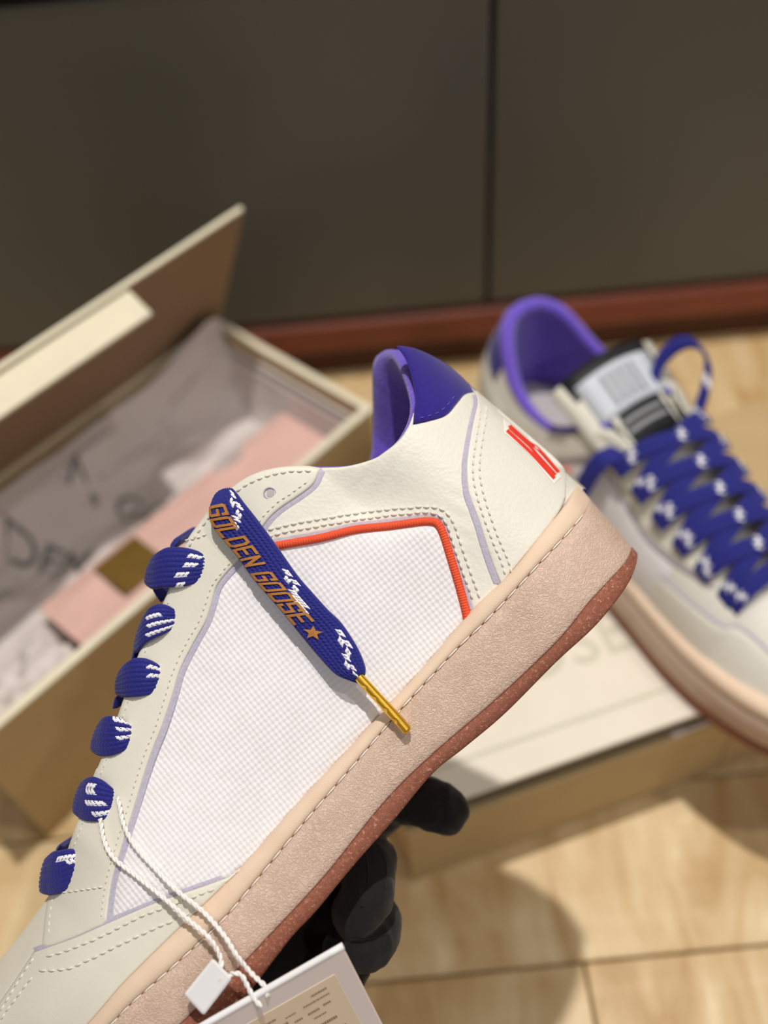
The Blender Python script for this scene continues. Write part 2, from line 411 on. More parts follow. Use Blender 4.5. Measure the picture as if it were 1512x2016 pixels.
# tissue lying over the contents: local box coordinates (x along length, y to the back, z up)
def tissue_main(u, v):
    x = 0.02+u*(BL-0.032); y = 0.052+v*(BW-0.068)
    nz = smooth_noise(*u.shape, 5, 3)
    z = 0.078+0.012*nz*(1-0.5*u)+0.035*np.clip((v-0.55)/0.45, 0, 1)**1.5
    return np.stack([x, y, np.minimum(z, 0.125)], -1)
tis = sheet('tissue_paper', tissue_main, 70, 50, 'tissue'); tis.matrix_world = BM4
tag(tis, 'crumpled white tissue paper with grey printed letters inside the open box', 'tissue paper')
nzT = smooth_noise(70, 50, 5, 3)
def tis_z(x, y):
    u = (x-0.02)/(BL-0.032); v = (y-0.052)/(BW-0.068)
    fi = min(68.999, max(0, u*69)); fj = min(48.999, max(0, v*49)); i, j = int(fi), int(fj); a, b = fi-i, fj-j
    nz = nzT[i, j]*(1-a)*(1-b)+nzT[i+1, j]*a*(1-b)+nzT[i, j+1]*(1-a)*b+nzT[i+1, j+1]*a*b
    return min(0.078+0.012*nz*(1-0.5*u)+0.035*max(0, min(1, (v-0.55)/0.45))**1.5, 0.125)
def tissue_line(p0, p1):
    """printing that runs from picture position p0 towards p1 on the tissue"""
    a = hit(*p0, 0.085); b = hit(*p1, 0.085); d = (b-a)/np.linalg.norm(b-a); up_ = np.array([-d[1], d[0], 0])
    def place(x, y):
        w = a+d*x+up_*y-BA; bxx = w@BU; byy = w@BN
        return (bxx, byy, tis_z(bxx, byy)+0.0012)
    return place
lettering('tissue_print', [('GOLDEN GOOSE', 0, 0)], 0.034, 'tissue_ink', tissue_line((-150, 1090), (150, 1135)), 0.0003, tis)
lettering('tissue_print', [('GOLDEN GOOSE', 0, 0)], 0.030, 'tissue_ink', tissue_line((-60, 955), (260, 1018)), 0.0003, tis)
# draped tissue over the back wall
def tissue_back(u, v):
    x = 0.01+u*(BL-0.03); nz = smooth_noise(*u.shape, 6, 11)
    y = BW-0.012-0.035*v**1.3+0.006*nz*v; z = HB-0.004-0.062*v+0.007*nz*(0.3+v)+0.034*np.exp(-((x-0.035)/0.035)**2)*(1-v)**2
    y = y-0.016*np.exp(-((x-0.035)/0.035)**2)*(1-v)**2
    return np.stack([x, y, z], -1)
t2 = sheet('tissue_paper', tissue_back, 80, 24, 'tissue'); t2.matrix_world = BM4
tag(t2, 'sheet of white tissue hanging inside the back wall of the open box', 'tissue paper')
def tissue_end(u, v):
    y = 0.014+u*(BW-0.034); nz = smooth_noise(*u.shape, 4, 21)
    x = 0.0135+0.034*v**1.3+0.003*np.abs(nz)*v; z = HB-0.018-0.09*v+0*nz
    return np.stack([x, y, z], -1)
t3 = sheet('tissue_paper', tissue_end, 40, 24, 'tissue'); t3.matrix_world = BM4
tag(t3, 'smooth white tissue sheet against the right end wall of the open box', 'tissue paper')
def tissue_front(u, v):
    x = 0.285+u*0.08; nz = smooth_noise(*u.shape, 4, 31)
    y = 0.014+v*0.05; z = 0.112-0.012*v+0.006*nz
    return np.stack([x, y, z], -1)
t4 = sheet('tissue_paper', tissue_front, 30, 24, 'tissue'); t4.matrix_world = BM4
tag(t4, 'bright white tissue fold at the near corner of the open box', 'tissue paper')
# pink pouch lying along the front wall
pouch = empty('pink_pouch', BM4 @ Matrix.Translation((0.15, 0.05, 0.10)) )
tag(pouch, 'dusty pink paper pouch closed with a gold square seal in the box', 'pouch')
def pouch_mesh():
    nx, ny = 60, 24; V = []
    u, v = np.meshgrid(np.linspace(-1, 1, nx), np.linspace(-1, 1, ny), indexing='ij')
    nz = smooth_noise(nx, ny, 4, 41)
    e = (1-np.abs(u)**8)*(1-np.abs(v)**6)
    top = np.stack([u*0.128, v*0.036, 0.002+0.007*e+0.0016*nz*e], -1).reshape(-1, 3)
    bot = np.stack([u*0.128, v*0.036, -0.004*e], -1).reshape(-1, 3)
    f = grid_faces(nx, ny); k = nx*ny
    F2 = [tuple(reversed(q)) for q in f]+[tuple(i+k for i in q) for q in f]
    rim = [(i*ny) for i in range(nx)]+[(nx-1)*ny+j for j in range(1, ny)]+[i*ny+ny-1 for i in range(nx-2, -1, -1)]+[j for j in range(ny-2, 0, -1)]
    F2 += [(rim[i], rim[(i+1) % len(rim)], rim[(i+1) % len(rim)]+k, rim[i]+k) for i in range(len(rim))]
    return np.vstack([top, bot]), F2
pv, pf = pouch_mesh()
mesh_obj('pouch_body', pv, pf, 'pink', pouch)
seal = hand_fix(bm_obj('gold_seal', box_vf(0.043, 0.083, -0.014, 0.024, 0.0118, 0.0128, 0.0003), 'gold_seal', pouch))
# ================================================================== CLOSED BOX (right) that carries the second sneaker
M['lid_top'] = plain('pale_cream_lid', lin(232, 224, 208), 0.6, vary=0.02, scale=40)
M['lid_edge'] = plain('lid_edge_painted_shade', lin(92, 86, 72), 0.7, vary=0.05)  # dark olive paints the shade along the lid's front rim
M['lid_print'] = plain('sage_grey_print', lin(204, 202, 182), 0.6, vary=0.03, scale=40)
HB2 = 0.10
c2 = hit(1463, 1373, HB2); a2 = math.radians(14.8)
B2M = frame((c2[0], c2[1], 0), (-math.cos(a2), -math.sin(a2), 0), (0, 0, 1))   # x: from right front corner leftwards; y: towards the camera
b2 = empty('lidded_box', B2M); tag(b2, 'closed tan box with a pale cream printed lid under the blurred sneaker', 'box')
B2L, B2W = 0.235, 0.235
def b2part(name, d, mat, bev=0.001, parent=b2): return bm_obj(name, box_vf(*d, bev), mat, parent)
b2part('box_body', (0.0, B2L, -B2W, 0.003, 0, HB2-0.020), 'box_side')
b2part('end_panel', (-0.16, -0.001, -B2W, 0.003, 0, HB2-0.001), 'box_side')
b2part('white_liner', (0.004, 0.05, -B2W+0.01, 0.002, HB2-0.020, HB2-0.016), 'tissue')
b2part('painted_gap_shade', (0.001, B2L-0.006, -B2W+0.01, -0.005, HB2-0.0196, HB2-0.004), 'carcass')  # near-black filler, painted stand-in for the shade in the gap under the lid
lidb = b2part('lid_board', (0.0, B2L, -B2W, 0.0, HB2-0.0042, HB2), 'lid_top')
b2part('lid_edge', (0.0015, B2L-0.001, -0.004, -0.0002, HB2-0.0165, HB2-0.0038), 'lid_edge', 0.0004, lidb)  # front rim strip with its shade put into the colour
fr = 0.022
for d in ((fr, B2L-fr, -fr-0.0028, -fr), (fr, fr+0.0028, -B2W+fr, -fr), (fr, B2L-fr, -B2W+fr, -B2W+fr+0.0028), (B2L-fr-0.0028, B2L-fr, -B2W+fr, -fr)):
    bm_obj('frame_line', box_vf(*d, HB2-0.0002, HB2+0.0003), 'lid_print', lidb)
lettering('lid_lettering', [('GOLDEN', 0.0, 0.0), ('GOOSE', 0.0, -0.06)], 0.05, 'lid_print', lambda x, y: (0.21-x, -0.12-y, HB2+0.0003), 0.0004, lidb)

for o in [o for o in COL.objects if o.parent is None and o.type in {'MESH', 'EMPTY'}]: sized(o)
HB2 *= RS

# ================================================================== THE RAISED SNEAKER
# local frame: x right, y up, z towards the viewer; the side of the shoe lies near z = 0
PXM = D/F                                            # metres per pixel at z = 0
OFF = np.array([(900-CX)*PXM, -(1400-CY)*PXM, -0.034])
SM4 = cam.matrix_world @ Matrix.Translation((0, 0, -D)) @ Matrix.Translation(Vector(OFF))
shoe = empty('sneaker', SM4)
tag(shoe, 'ivory leather and white canvas sneaker with blue laces held up in front', 'sneaker', 'the pair of sneakers')
ET = np.array([-0.67, 0.742]); EU = np.array([-0.742, -0.67]); O0 = np.array([1255.0, 1089.0])
def ab(p):
    q = np.asarray(p, float)-O0; return q@ET, q@EU
def from_ab(a, b): return O0+np.multiply.outer(np.asarray(a, float), ET)+np.multiply.outer(np.asarray(b, float), EU)
def P(px, py, z):
    """local point seen at picture position px,py when it stands z metres in front of the shoe plane"""
    px, py, z = np.broadcast_arrays(np.asarray(px, float), np.asarray(py, float), np.asarray(z, float))
    k = PXM*(D-z)/D
    return np.stack([(px-CX)*k, -(py-CY)*k, z], -1)-OFF
ZC = -0.036                                          # middle plane of the shoe
SIL = [(1139, 955), (1095, 904), (998, 820), (936, 767), (878, 716), (831, 691), (785, 679)]
TOP = [(785, 681), (628, 922), (598, 917), (542, 921), (493, 936), (456, 960), (420, 989), (400, 1019), (357, 1075), (325, 1175), (272, 1290), (235, 1400), (195, 1505), (132, 1675), (95, 1765), (55, 1820), (0, 1890), (-80, 1990), (-150, 2110)]
ta, tb = ab(TOP); order = np.argsort(ta); TA, TB = ta[order], tb[order]
fox_pts = [(1139, 955), (1109, 1001), (1063, 1057), (1003, 1131), (940, 1191), (896, 1242), (856, 1290), (800, 1353), (747, 1409), (688, 1475), (650, 1515), (580, 1590), (480, 1705), (440, 1745), (320, 1860), (240, 1940), (175, 2015), (80, 2110), (-10, 2185), (-75, 2215)]
grv_pts = [(1162, 983), (1151, 1010), (1112, 1056), (1063, 1108), (970, 1209), (900, 1277), (863, 1317), (790, 1396), (731, 1465), (700, 1502), (615, 1600), (540, 1690), (495, 1745), (435, 1815), (350, 1895), (265, 1970), (220, 2015), (115, 2120), (20, 2200), (-60, 2240)]
mid_pts = [(1244, 1077), (1236, 1100), (1220, 1121), (1160, 1186), (1109, 1250), (1038, 1321), (959, 1393), (850, 1487), (757, 1579), (638, 1726), (539, 1833), (463, 1913), (360, 2012), (240, 2125), (110, 2240), (-20, 2310)]
out_pts = [(1255, 1089), (1253, 1108), (1233, 1154), (1174, 1229), (1095, 1303), (994, 1404), (916, 1470), (850, 1524), (777, 1611), (697, 1702), (622, 1793), (570, 1849), (491, 1952), (447, 1996), (320, 2110), (180, 2240), (20, 2335)]
def plan_w(t):
    """half width in metres against distance from the heel in pixels"""
    tm = np.asarray(t, float)*PXM*1000; tm = np.maximum(tm, 0)
    base = np.interp(tm, [0, 34, 60, 95, 130, 165, 195, 225, 262], [0.0335, 0.0335, 0.034, 0.0355, 0.040, 0.0445, 0.0455, 0.044, 0.040])
    R1 = 34.0; heel = np.sqrt(np.clip(1-(1-np.minimum(tm/R1, 1))**2, 0, 1))
    R2 = 60.0; e = np.clip((tm-(262-R2))/R2, 0, 1); toe = np.sqrt(np.clip(1-e*e, 0, 1))
    return base*heel*toe
def S(px, py):
    """depth of the near side of the upper at a picture position"""
    p = np.stack([np.asarray(px, float), np.asarray(py, float)], -1); a, b = ab(p)
    top = np.interp(a, TA, TB); b0 = 176.0
    tt = np.clip((b-b0)/(np.maximum(top-b0, 60)), 0, 1.15)
    fore = np.clip((a-250)/500, 0, 1)
    vamp = np.clip((a-1150)/350, 0, 1)
    lean = (0.10*tt+0.10*tt**3)*(1-fore)+fore*(0.14*tt+0.26*tt**2.6)+vamp*0.45*tt**3
    w = plan_w(a+24)
    # soft hollow below the collar
    hol = 0.0026*np.exp(-(((px-735)/85.0)**2+((py-985)/60.0)**2))
    return ZC+w*(1-lean)-hol

def inside_poly(pts, poly):
    x, y = pts[:, 0], pts[:, 1]; res = np.zeros(len(pts), bool); n = len(poly)
    for i in range(n):
        x1, y1 = poly[i]; x2, y2 = poly[(i+1) % n]
        c = (y1 > y) != (y2 > y)
        if y1 == y2: continue
        xi = (x2-x1)*(y-y1)/(y2-y1)+x1
        res ^= c & (x < xi)
    return res
def dist_poly(pts, poly, closed=True):
    d = np.full(len(pts), 1e9); n = len(poly)
    for i in range(n if closed else n-1):
        a = poly[i]; b = poly[(i+1) % n]; ab_ = b-a; L2 = ab_@ab_
        if L2 < 1e-9: continue
        t = np.clip(((pts-a)@ab_)/L2, 0, 1); d = np.minimum(d, np.linalg.norm(pts-(a+t[:, None]*ab_), axis=1))
    return d
def outline(segs, step=7):
    out = []
    for s in segs:
        c = catmull(s, step) if len(s) > 2 else catmull(s, step)
        if out and np.linalg.norm(out[-1][-1]-c[0]) < 1e-6: c = c[1:]
        out.append(c)
    p = np.vstack(out)
    if np.linalg.norm(p[0]-p[-1]) < 2: p = p[:-1]
    keep = [0]
    for i in range(1, len(p)):
        if np.linalg.norm(p[i]-p[keep[-1]]) > 1.5: keep.append(i)
    return p[keep]
def patch(name, segs, off, thick, mat, parent, spacing=15, er=6.0, disp=None, zfun=S, step=7):
    """a panel that follows the side of the shoe: outline in picture positions, rounded edge, height off (mm)"""
    B = outline(segs, step); n = len(B)
    area = 0.5*np.sum(B[:, 0]*np.roll(B[:, 1], -1)-np.roll(B[:, 0], -1)*B[:, 1])
    if area < 0: B = B[::-1].copy()
    tg = np.roll(B, -1, 0)-np.roll(B, 1, 0); tg /= np.linalg.norm(tg, axis=1)[:, None]+1e-9
    inn = np.stack([-tg[:, 1], tg[:, 0]], -1)
    pts = [B]
    for dd in (er*0.25, er*0.6, er*1.05):
        r = B+inn*dd; ok = inside_poly(r, B) & (dist_poly(r, B) > dd*0.85); pts.append(r[ok])
    x0, y0 = B.min(0); x1, y1 = B.max(0); h = spacing*0.866
    gy = np.arange(y0, y1, h); G = []
    for k, yy in enumerate(gy):
        xs = np.arange(x0+(k % 2)*spacing/2, x1, spacing); G.append(np.stack([xs, np.full_like(xs, yy)], -1))
    G = np.vstack(G); G = G[inside_poly(G, B)]
    if len(G): G = G[dist_poly(G, B) > er*1.05+spacing*0.35]; pts.append(G)
    A = np.vstack(pts)
    vv, _, ff, *_ = delaunay_2d_cdt([Vector(p) for p in A], [], [list(range(n))], 1, 1e-5)
    Q = np.array([[v.x, v.y] for v in vv]); d = dist_poly(Q, B)
    hh = off-thick*(1-np.sqrt(np.clip(1-(1-np.minimum(d/er, 1))**2, 0, 1)))
    z = zfun(Q[:, 0], Q[:, 1])+hh*0.001
    if disp is not None: z = z+disp(Q[:, 0], Q[:, 1])*np.clip(d/20, 0, 1)
    V = P(Q[:, 0], Q[:, 1], z)
    fl = []
    for f in ff:
        a, b, c = Q[f[0]], Q[f[1]], Q[f[2]]
        cr = (b[0]-a[0])*(c[1]-a[1])-(b[1]-a[1])*(c[0]-a[0])
        fl.append(tuple(f) if cr < 0 else tuple(reversed(f)))
    return mesh_obj(name, V, fl, mat, parent, uv=Q/100.0)
def strip_outline(line, w, w1=None):
    c = catmull(line, 8); tg = np.gradient(c, axis=0); tg /= np.linalg.norm(tg, axis=1)[:, None]+1e-9
    nr = np.stack([-tg[:, 1], tg[:, 0]], -1); ww = np.linspace(w, w1 if w1 else w, len(c))[:, None]/2
    return c+nr*ww, (c-nr*ww)[::-1]
def strip(name, line, w, off, thick, mat, parent, w1=None, er=4.0):
    a, b = strip_outline(line, w, w1)
    return patch(name, [a, np.vstack([a[-1:], b[:1]]), b, np.vstack([b[-1:], a[:1]])], off, thick, mat, parent, spacing=12, er=er, step=9)
def stitches(name, line, parent, off, pitch=13.5, ln=9.5, w=3.6, mat='thread', zfun=S, h=0.5):
    c = catmull(line, 2); s = np.concatenate([[0], np.cumsum(np.linalg.norm(np.diff(c, axis=0), axis=1))])
    parts = []; L = s[-1]; k = int(L/pitch)
    for i in range(k):
        m = (i+0.5)*pitch; ss = np.linspace(m-ln/2, m+ln/2, 7)
        x = np.interp(ss, s, c[:, 0]); y = np.interp(ss, s, c[:, 1])
        arch = np.sin(np.linspace(0.05, math.pi-0.05, 7))
        y = y+rng.normal()*0.4
        p = P(x, y, zfun(x, y)+(off-0.25+h*arch)*0.001)
        parts.append(tube_vf(p, (0.35+0.65*arch**0.5)*w/2*PXM, 6))
    v, f = join_vf(parts)
    return tag(mesh_obj(name, v, f, mat, parent), kind='stuff')

# ---- panel outlines (picture positions on the near side)
strip_es = [(631, 921), (628, 932), (615, 956), (585, 979), (555, 999), (532, 1019), (514, 1043), (492, 1076), (466, 1107), (430, 1150), (417, 1190), (405, 1225), (380, 1270), (355, 1320), (340, 1370), (320, 1430), (300, 1480), (283, 1530), (265, 1590), (240, 1670), (220, 1740), (210, 1818)]
es_top = [(631, 921), (598, 917), (542, 921), (493, 936), (456, 960), (420, 989), (400, 1019), (370, 1060), (352, 1100), (325, 1178), (272, 1290), (235, 1400), (195, 1505), (185, 1525), (132, 1675), (95, 1765), (82, 1862)]
wing = [(67, 1875), (100, 1863), (150, 1845), (200, 1823), (250, 1801), (300, 1780), (350, 1762), (400, 1745), (450, 1727)]
rim = [(631, 921), (683, 918), (734, 904), (757, 890), (785, 867), (804, 839), (815, 811)]
tab_low = [(813, 836), (841, 830), (878, 818), (901, 793), (915, 777), (933, 772)]
heel_line = [(936, 774), (940, 793), (933, 825), (926, 862), (919, 909), (919, 946), (924, 978), (943, 1029), (956, 1071), (970, 1112), (986, 1152)]
pip = [(500, 1086), (542, 1075), (631, 1059), (698, 1043), (764, 1036), (830, 1027), (853, 1027)]
pip2 = [(853, 1027), (863, 1033), (873, 1052), (887, 1096), (901, 1142), (913, 1186), (921, 1222)]
# inner shell: both sides
def shell():
    na, nb = 110, 26; V = []
    aa = -24+(1-np.cos(np.linspace(0, math.pi, na)))/2*(1715+24)
    fa, fb = ab(fox_pts); o_ = np.argsort(fa); fa, fb = fa[o_], fb[o_]
    topc = np.interp(aa, np.concatenate([[-24, -10, 60, 120, 212], TA[TA > 290]]), np.concatenate([[470, 470, 460, 455, 465], TB[TA > 290]-14]))
    for i, a in enumerate(aa):
        b0 = np.interp(a, fa, fb)-12; row = []
        bb = np.linspace(b0, max(topc[i]-4, b0+30), nb)
        q = from_ab(np.full(nb, a), bb); z = S(q[:, 0], q[:, 1])-0.0016
        if a > 1290: z = z*0+ZC+(z-ZC)*np.cos(np.linspace(0, 1, nb)**2.2*math.pi/2*min(1, (a-1290)/150))
        V.append(P(q[:, 0], q[:, 1], z))
    near = np.array(V); far = near.copy()
    return near, far, aa
near, far, shell_a = shell()
UPL = np.array([EU[0], -EU[1], 0])                   # the shoe's own up in local coordinates
def mirror(p, tilt):
    q = p.copy(); dz = 2*(p[..., 2]-(ZC-OFF[2])); q[..., 2] -= dz
    return q+UPL*np.asarray(tilt*dz)[..., None] if np.ndim(tilt) else q+UPL*(tilt*dz)[..., None]
tl = np.interp(shell_a, [0, 120, 280, 1700], [0.20, 0.12, 0.01, 0.0])[:, None]*np.ones(near.shape[1])
far = mirror(near, tl)
nn = near.shape[0]*near.shape[1]
fn_ = grid_faces(*near.shape[:2])
mesh_obj('upper_shell', np.vstack([near.reshape(-1, 3), far.reshape(-1, 3)]), [tuple(reversed(q)) for q in fn_]+[tuple(i+nn for i in q) for q in fn_], 'leather', shoe)

patch('canvas_quarter', [strip_es[7:], [(210, 1818), (206, 1832)], [(206, 1832), (250, 1812), (350, 1772), (450, 1737), (462, 1730)], fox_pts[4:13][::-1], [(940, 1191), (921, 1222)], pip2[::-1], pip[::-1]], 0.2, 0.6, 'canvas', shoe, spacing=12,
      disp=lambda x, y: 0.0006+0.0005*np.sin((x*0.6-y)*0.011)+0.0002*np.sin((x+y*0.8)*0.02))
pw_ = [(498, 1078), (542, 1066), (631, 1049), (698, 1033), (764, 1026), (830, 1017), (860, 1017), (876, 1030), (883, 1052), (897, 1096), (911, 1140), (924, 1182), (932, 1206)]
patch('leather_quarter', [strip_es[:8], [(492, 1076), (498, 1078)], pw_, [(932, 1206), (985, 1154)], heel_line[::-1], tab_low[::-1], rim[::-1]], 0.9, 0.9, 'leather', shoe, spacing=11,
      disp=lambda x, y: 0.00035*np.sin((x*0.9+y*0.55)*0.16+1.5*np.sin(y*0.03))*np.exp(-(((x-742)/60)**2+((y-930)/35)**2))+0.0002*np.sin((x*0.5-y)*0.17)*np.exp(-(((x-905)/25)**2+((y-1010)/110)**2)))
patch('eyestay', [strip_es, [(210, 1818), (200, 1823)], [(200, 1823), (150, 1845), (100, 1863), (82, 1862)], es_top[::-1]], 1.7, 1.0, 'eyestay_leather', shoe, spacing=13, er=7)
strip('eyestay_edge', [(x+4, y+2) for x, y in strip_es], 15, 1.0, 0.6, 'lavender', shoe)
strip('quarter_edge', pw_, 10, 0.75, 0.4, 'lavender', shoe)
patch('heel_counter', [heel_line, [(986, 1152), (1003, 1131)], [(1003, 1131), (1063, 1057), (1100, 1008), (1114, 976)], [(1114, 976), (1116, 934)], [(1116, 934), (1095, 904), (998, 820), (936, 767)]], 1.5, 0.8, 'leather', shoe, spacing=11, er=5)
strip('heel_counter_edge', [(x-3, y) for x, y in heel_line], 12, 1.1, 0.6, 'lavender', shoe, w1=22)
patch('heel_tab', [tab_low, [(933, 772), (919, 751), (878, 716), (831, 691), (800, 682), (780, 681)], [(780, 681), (799, 709), (811, 746), (817, 783), (815, 811), (813, 836)]], 1.2, 1.0, 'heel_suede', shoe, spacing=9, er=9)
patch('toe_wing', [wing, [(450, 1727), (478, 1706)], fox_pts[12:], [(-75, 2215), (-120, 2140)], [(-120, 2140), (-60, 2060), (10, 1960), (67, 1875)]], 2.0, 1.0, 'eyestay_leather', shoe, spacing=14, er=6)
strip('toe_wing_edge', [(x, y-4) for x, y in wing[:-1]]+[(438, 1728)], 11, 1.3, 0.6, 'lavender', shoe)
patch('vamp', [[(95, 1765), (55, 1820), (0, 1890), (-80, 1990), (-150, 2110)], [(-150, 2110), (-120, 2140)], [(-120, 2140), (-60, 2060), (10, 1960), (67, 1875)], [(67, 1875), (100, 1863)], [(100, 1863), (105, 1765)], [(105, 1765), (95, 1765)]], 0.7, 0.7, 'eyestay_leather', shoe, spacing=14)
def far_half(src):
    """the hidden side of a panel, mirrored in the shoe's middle plane and joined to the same part"""
    me = src.data; n0 = len(me.vertices); co = np.empty(n0*3); me.vertices.foreach_get('co', co); co = co.reshape(-1, 3)
    w = co+OFF; k = D/(PXM*(D-w[:, 2])); a_, b_ = ab(np.stack([w[:, 0]*k+CX, CY-w[:, 1]*k], -1))
    tilt = np.interp(a_, [0, 120, 280, 1700], [0.20, 0.12, 0.01, 0.0]); q = mirror(co, tilt)-UPL*0.0015
    bm = bmesh.new(); bm.from_mesh(me); old = bm.faces[:]; uvl = bm.loops.layers.uv.active; bm.verts.ensure_lookup_table()
    nv_ = [bm.verts.new(p) for p in q]
    for f0 in old:
        f1 = bm.faces.new([nv_[v.index] for v in reversed(f0.verts)]); f1.smooth = True
        for l0, l1 in zip(reversed(f0.loops), f1.loops): l1[uvl].uv = l0[uvl].uv
    bm.to_mesh(me); bm.free(); me.update()
for o in [o for o in shoe.children if o.name.split('.')[0] in ('heel_tab', 'heel_counter', 'leather_quarter', 'canvas_quarter', 'eyestay', 'toe_wing', 'vamp')]: far_half(o)
# orange piping
pl = np.vstack([catmull(pip, 5), catmull(pip2, 5)[1:]])
pp = P(pl[:, 0], pl[:, 1], S(pl[:, 0], pl[:, 1])+0.0005)
v_, f_ = tube_vf(pp, 8.5*PXM, 12)
s_ = np.concatenate([[0], np.cumsum(np.linalg.norm(np.diff(pl, axis=0), axis=1))])/60
mesh_obj('piping', v_, f_, 'orange', shoe, uv=np.stack([np.repeat(s_, 12), np.tile(np.arange(12)/12*0.9, len(pl))], -1))
# seams
q1 = [(526, 1045), (565, 1034), (631, 1022), (698, 1011), (764, 1003), (830, 998), (860, 1000), (880, 1010), (893, 1030), (901, 1052), (915, 1094), (926, 1125), (938, 1158), (947, 1185)]
q2_ = [(524, 1058), (565, 1047), (631, 1035), (698, 1024), (764, 1015), (830, 1009), (855, 1011), (871, 1020), (882, 1038), (889, 1060), (903, 1102), (914, 1133), (926, 1166), (934, 1192)]
stitches('quarter_stitching', q1, shoe, 1.0, 15.5, 12, 5); stitches('quarter_stitching', q2_, shoe, 1.0, 15.5, 12, 5)
h1 = [(946, 800), (943, 830), (938, 862), (932, 905), (932, 940), (939, 975), (953, 1020), (971, 1068), (987, 1105), (996, 1136)]
stitches('heel_stitching', h1, shoe, 1.5, 15, 11, 4.8); stitches('heel_stitching', [(x+13, y-3) for x, y in h1], shoe, 1.5, 15, 11, 4.8)
stitches('wing_stitching', [(90, 1884), (130, 1872), (180, 1852), (230, 1828), (280, 1803), (330, 1785), (390, 1762), (430, 1748)], shoe, 2.0, 18, 14, 4.6)
stitches('wing_stitching', [(75, 1911), (105, 1910), (135, 1907), (175, 1890), (235, 1860), (300, 1830), (360, 1804), (400, 1788)], shoe, 2.0, 18, 14, 4.6)
stitches('wing_stitching', [(67, 1885), (40, 1925), (10, 1975), (-20, 2025)], shoe, 2.0, 18, 14, 4.6)
stitches('wing_stitching', [(65, 1922), (30, 1967), (5, 2002), (-30, 2060)], shoe, 2.0, 18, 14, 4.6)
stitches('eyestay_stitching', [(614, 928), (590, 927), (545, 932), (500, 946), (466, 968), (432, 995), (408, 1024), (380, 1062), (366, 1092)], shoe, 1.7, 16, 12.5, 4.6)
stitches('eyestay_stitching', [(606, 947), (575, 970), (545, 990), (520, 1014), (502, 1040), (455, 1104), (420, 1148), (404, 1190), (392, 1222), (366, 1268), (342, 1318), (326, 1368), (307, 1428), (287, 1478), (270, 1528), (252, 1588), (227, 1668), (208, 1738), (198, 1812)], shoe, 1.75, 13, 8.5, 2.6)
stitches('eyestay_stitching', [(120, 1757), (160, 1752), (205, 1746)], shoe, 1.75, 12, 9, 3.4)
stitches('eyestay_stitching', [(362, 1064), (390, 1058), (415, 1048)], shoe, 1.75, 12, 9, 3.4)
stitches('eyestay_stitching', [(334, 1180), (281, 1295), (244, 1405), (204, 1510), (142, 1675), (104, 1768), (94, 1850)], shoe, 1.6, 15, 11, 2.6)
stitches('heel_tab_stitching', [(824, 824), (850, 817), (872, 806), (890, 786), (903, 768)], shoe, 1.25, 15, 9, 2.6, 'blue_thread')
# eyelet at the top of the eyestay
def eyelet(px, py, r, parent):
    th = np.linspace(0, 2*math.pi, 25)[:-1]; V = []; prof = [(1.18, 0.15), (1.0, 0.25), (0.86, -0.1), (0.80, -1.2)]
    for k, h in prof:
        x = px+r*k*np.cos(th); y = py+r*k*0.95*np.sin(th); V.append(P(x, y, S(px, py)+(1.7+h)*0.001))
    V = np.vstack(V); f = []
    for i in range(3):
        for j in range(24): f.append((i*24+j, (i+1)*24+j, (i+1)*24+(j+1) % 24, i*24+(j+1) % 24))
    o = mesh_obj('eyelet', V, f, 'lavender', parent)
    c = P(px+2, py, S(px, py)+0.0019); tv = [c]; 
    ring = P(px+1.5+r*0.72*np.cos(th), py+r*0.72*np.sin(th), S(px, py)+0.0020); tv = np.vstack([ring])
    mesh_obj('eyelet_hole', tv, [tuple(range(23, -1, -1))], 'dark_inside', o)
eyelet(531, 971, 11, shoe)

# ---- collar lining (purple): loop around the opening, and the wall inside it
nr_ = catmull([(600, 925), (631, 924), (683, 920), (734, 906), (757, 892), (785, 868), (804, 840), (815, 812), (817, 783), (811, 746), (799, 709), (784, 684)], 8)
nz_ = S(nr_[:, 0], nr_[:, 1])+0.0004
k_ = np.linspace(0, 1, len(nr_)); nz_ = nz_*(1-np.clip((k_-0.72)/0.28, 0, 1)**2)+ZC*np.clip((k_-0.72)/0.28, 0, 1)**2
nearrim = P(nr_[:, 0], nr_[:, 1], nz_)
farpx = catmull([(784, 684), (768, 684), (752, 694), (744, 716), (742, 760), (741, 800), (738, 850), (733, 900), (712, 960), (660, 1000), (610, 1000)], 8)
fz = ZC+(-0.030)*np.sqrt(np.clip(np.linspace(0, 1.0, len(farpx))*2.2, 0, 1))
farrim = P(farpx[:, 0], farpx[:, 1], fz)
rimpts = np.vstack([nearrim, farrim[1:]])
cen = np.array([P(760, 820, ZC)+UPL*0][0])
def lining():
    n = len(rimpts); rings = []
    tgt = np.gradient(rimpts, axis=0)
    inward = (np.array(P(700, 900, ZC))-rimpts); inward -= UPL*(inward@UPL)[:, None]; L = np.linalg.norm(inward, axis=1)[:, None]; inward = inward/L
    outw = -inward
    prof = [(-0.0004, -0.004), (-0.0004, -0.0008), (-0.0012, 0.0002), (-0.0026, 0.0004), (-0.0044, -0.0014), (-0.0054, -0.005), (-0.0058, -0.012), (-0.0052, -0.022), (-0.005, -0.040)]
    for o_, u_ in prof: rings.append(rimpts+outw*o_+UPL*u_)
    V = np.stack(rings, 1); return V.reshape(-1, 3), grid_faces(n, len(prof))
lv, lf = lining()
o = mesh_obj('collar_lining', lv, lf, 'purple_terry', shoe)
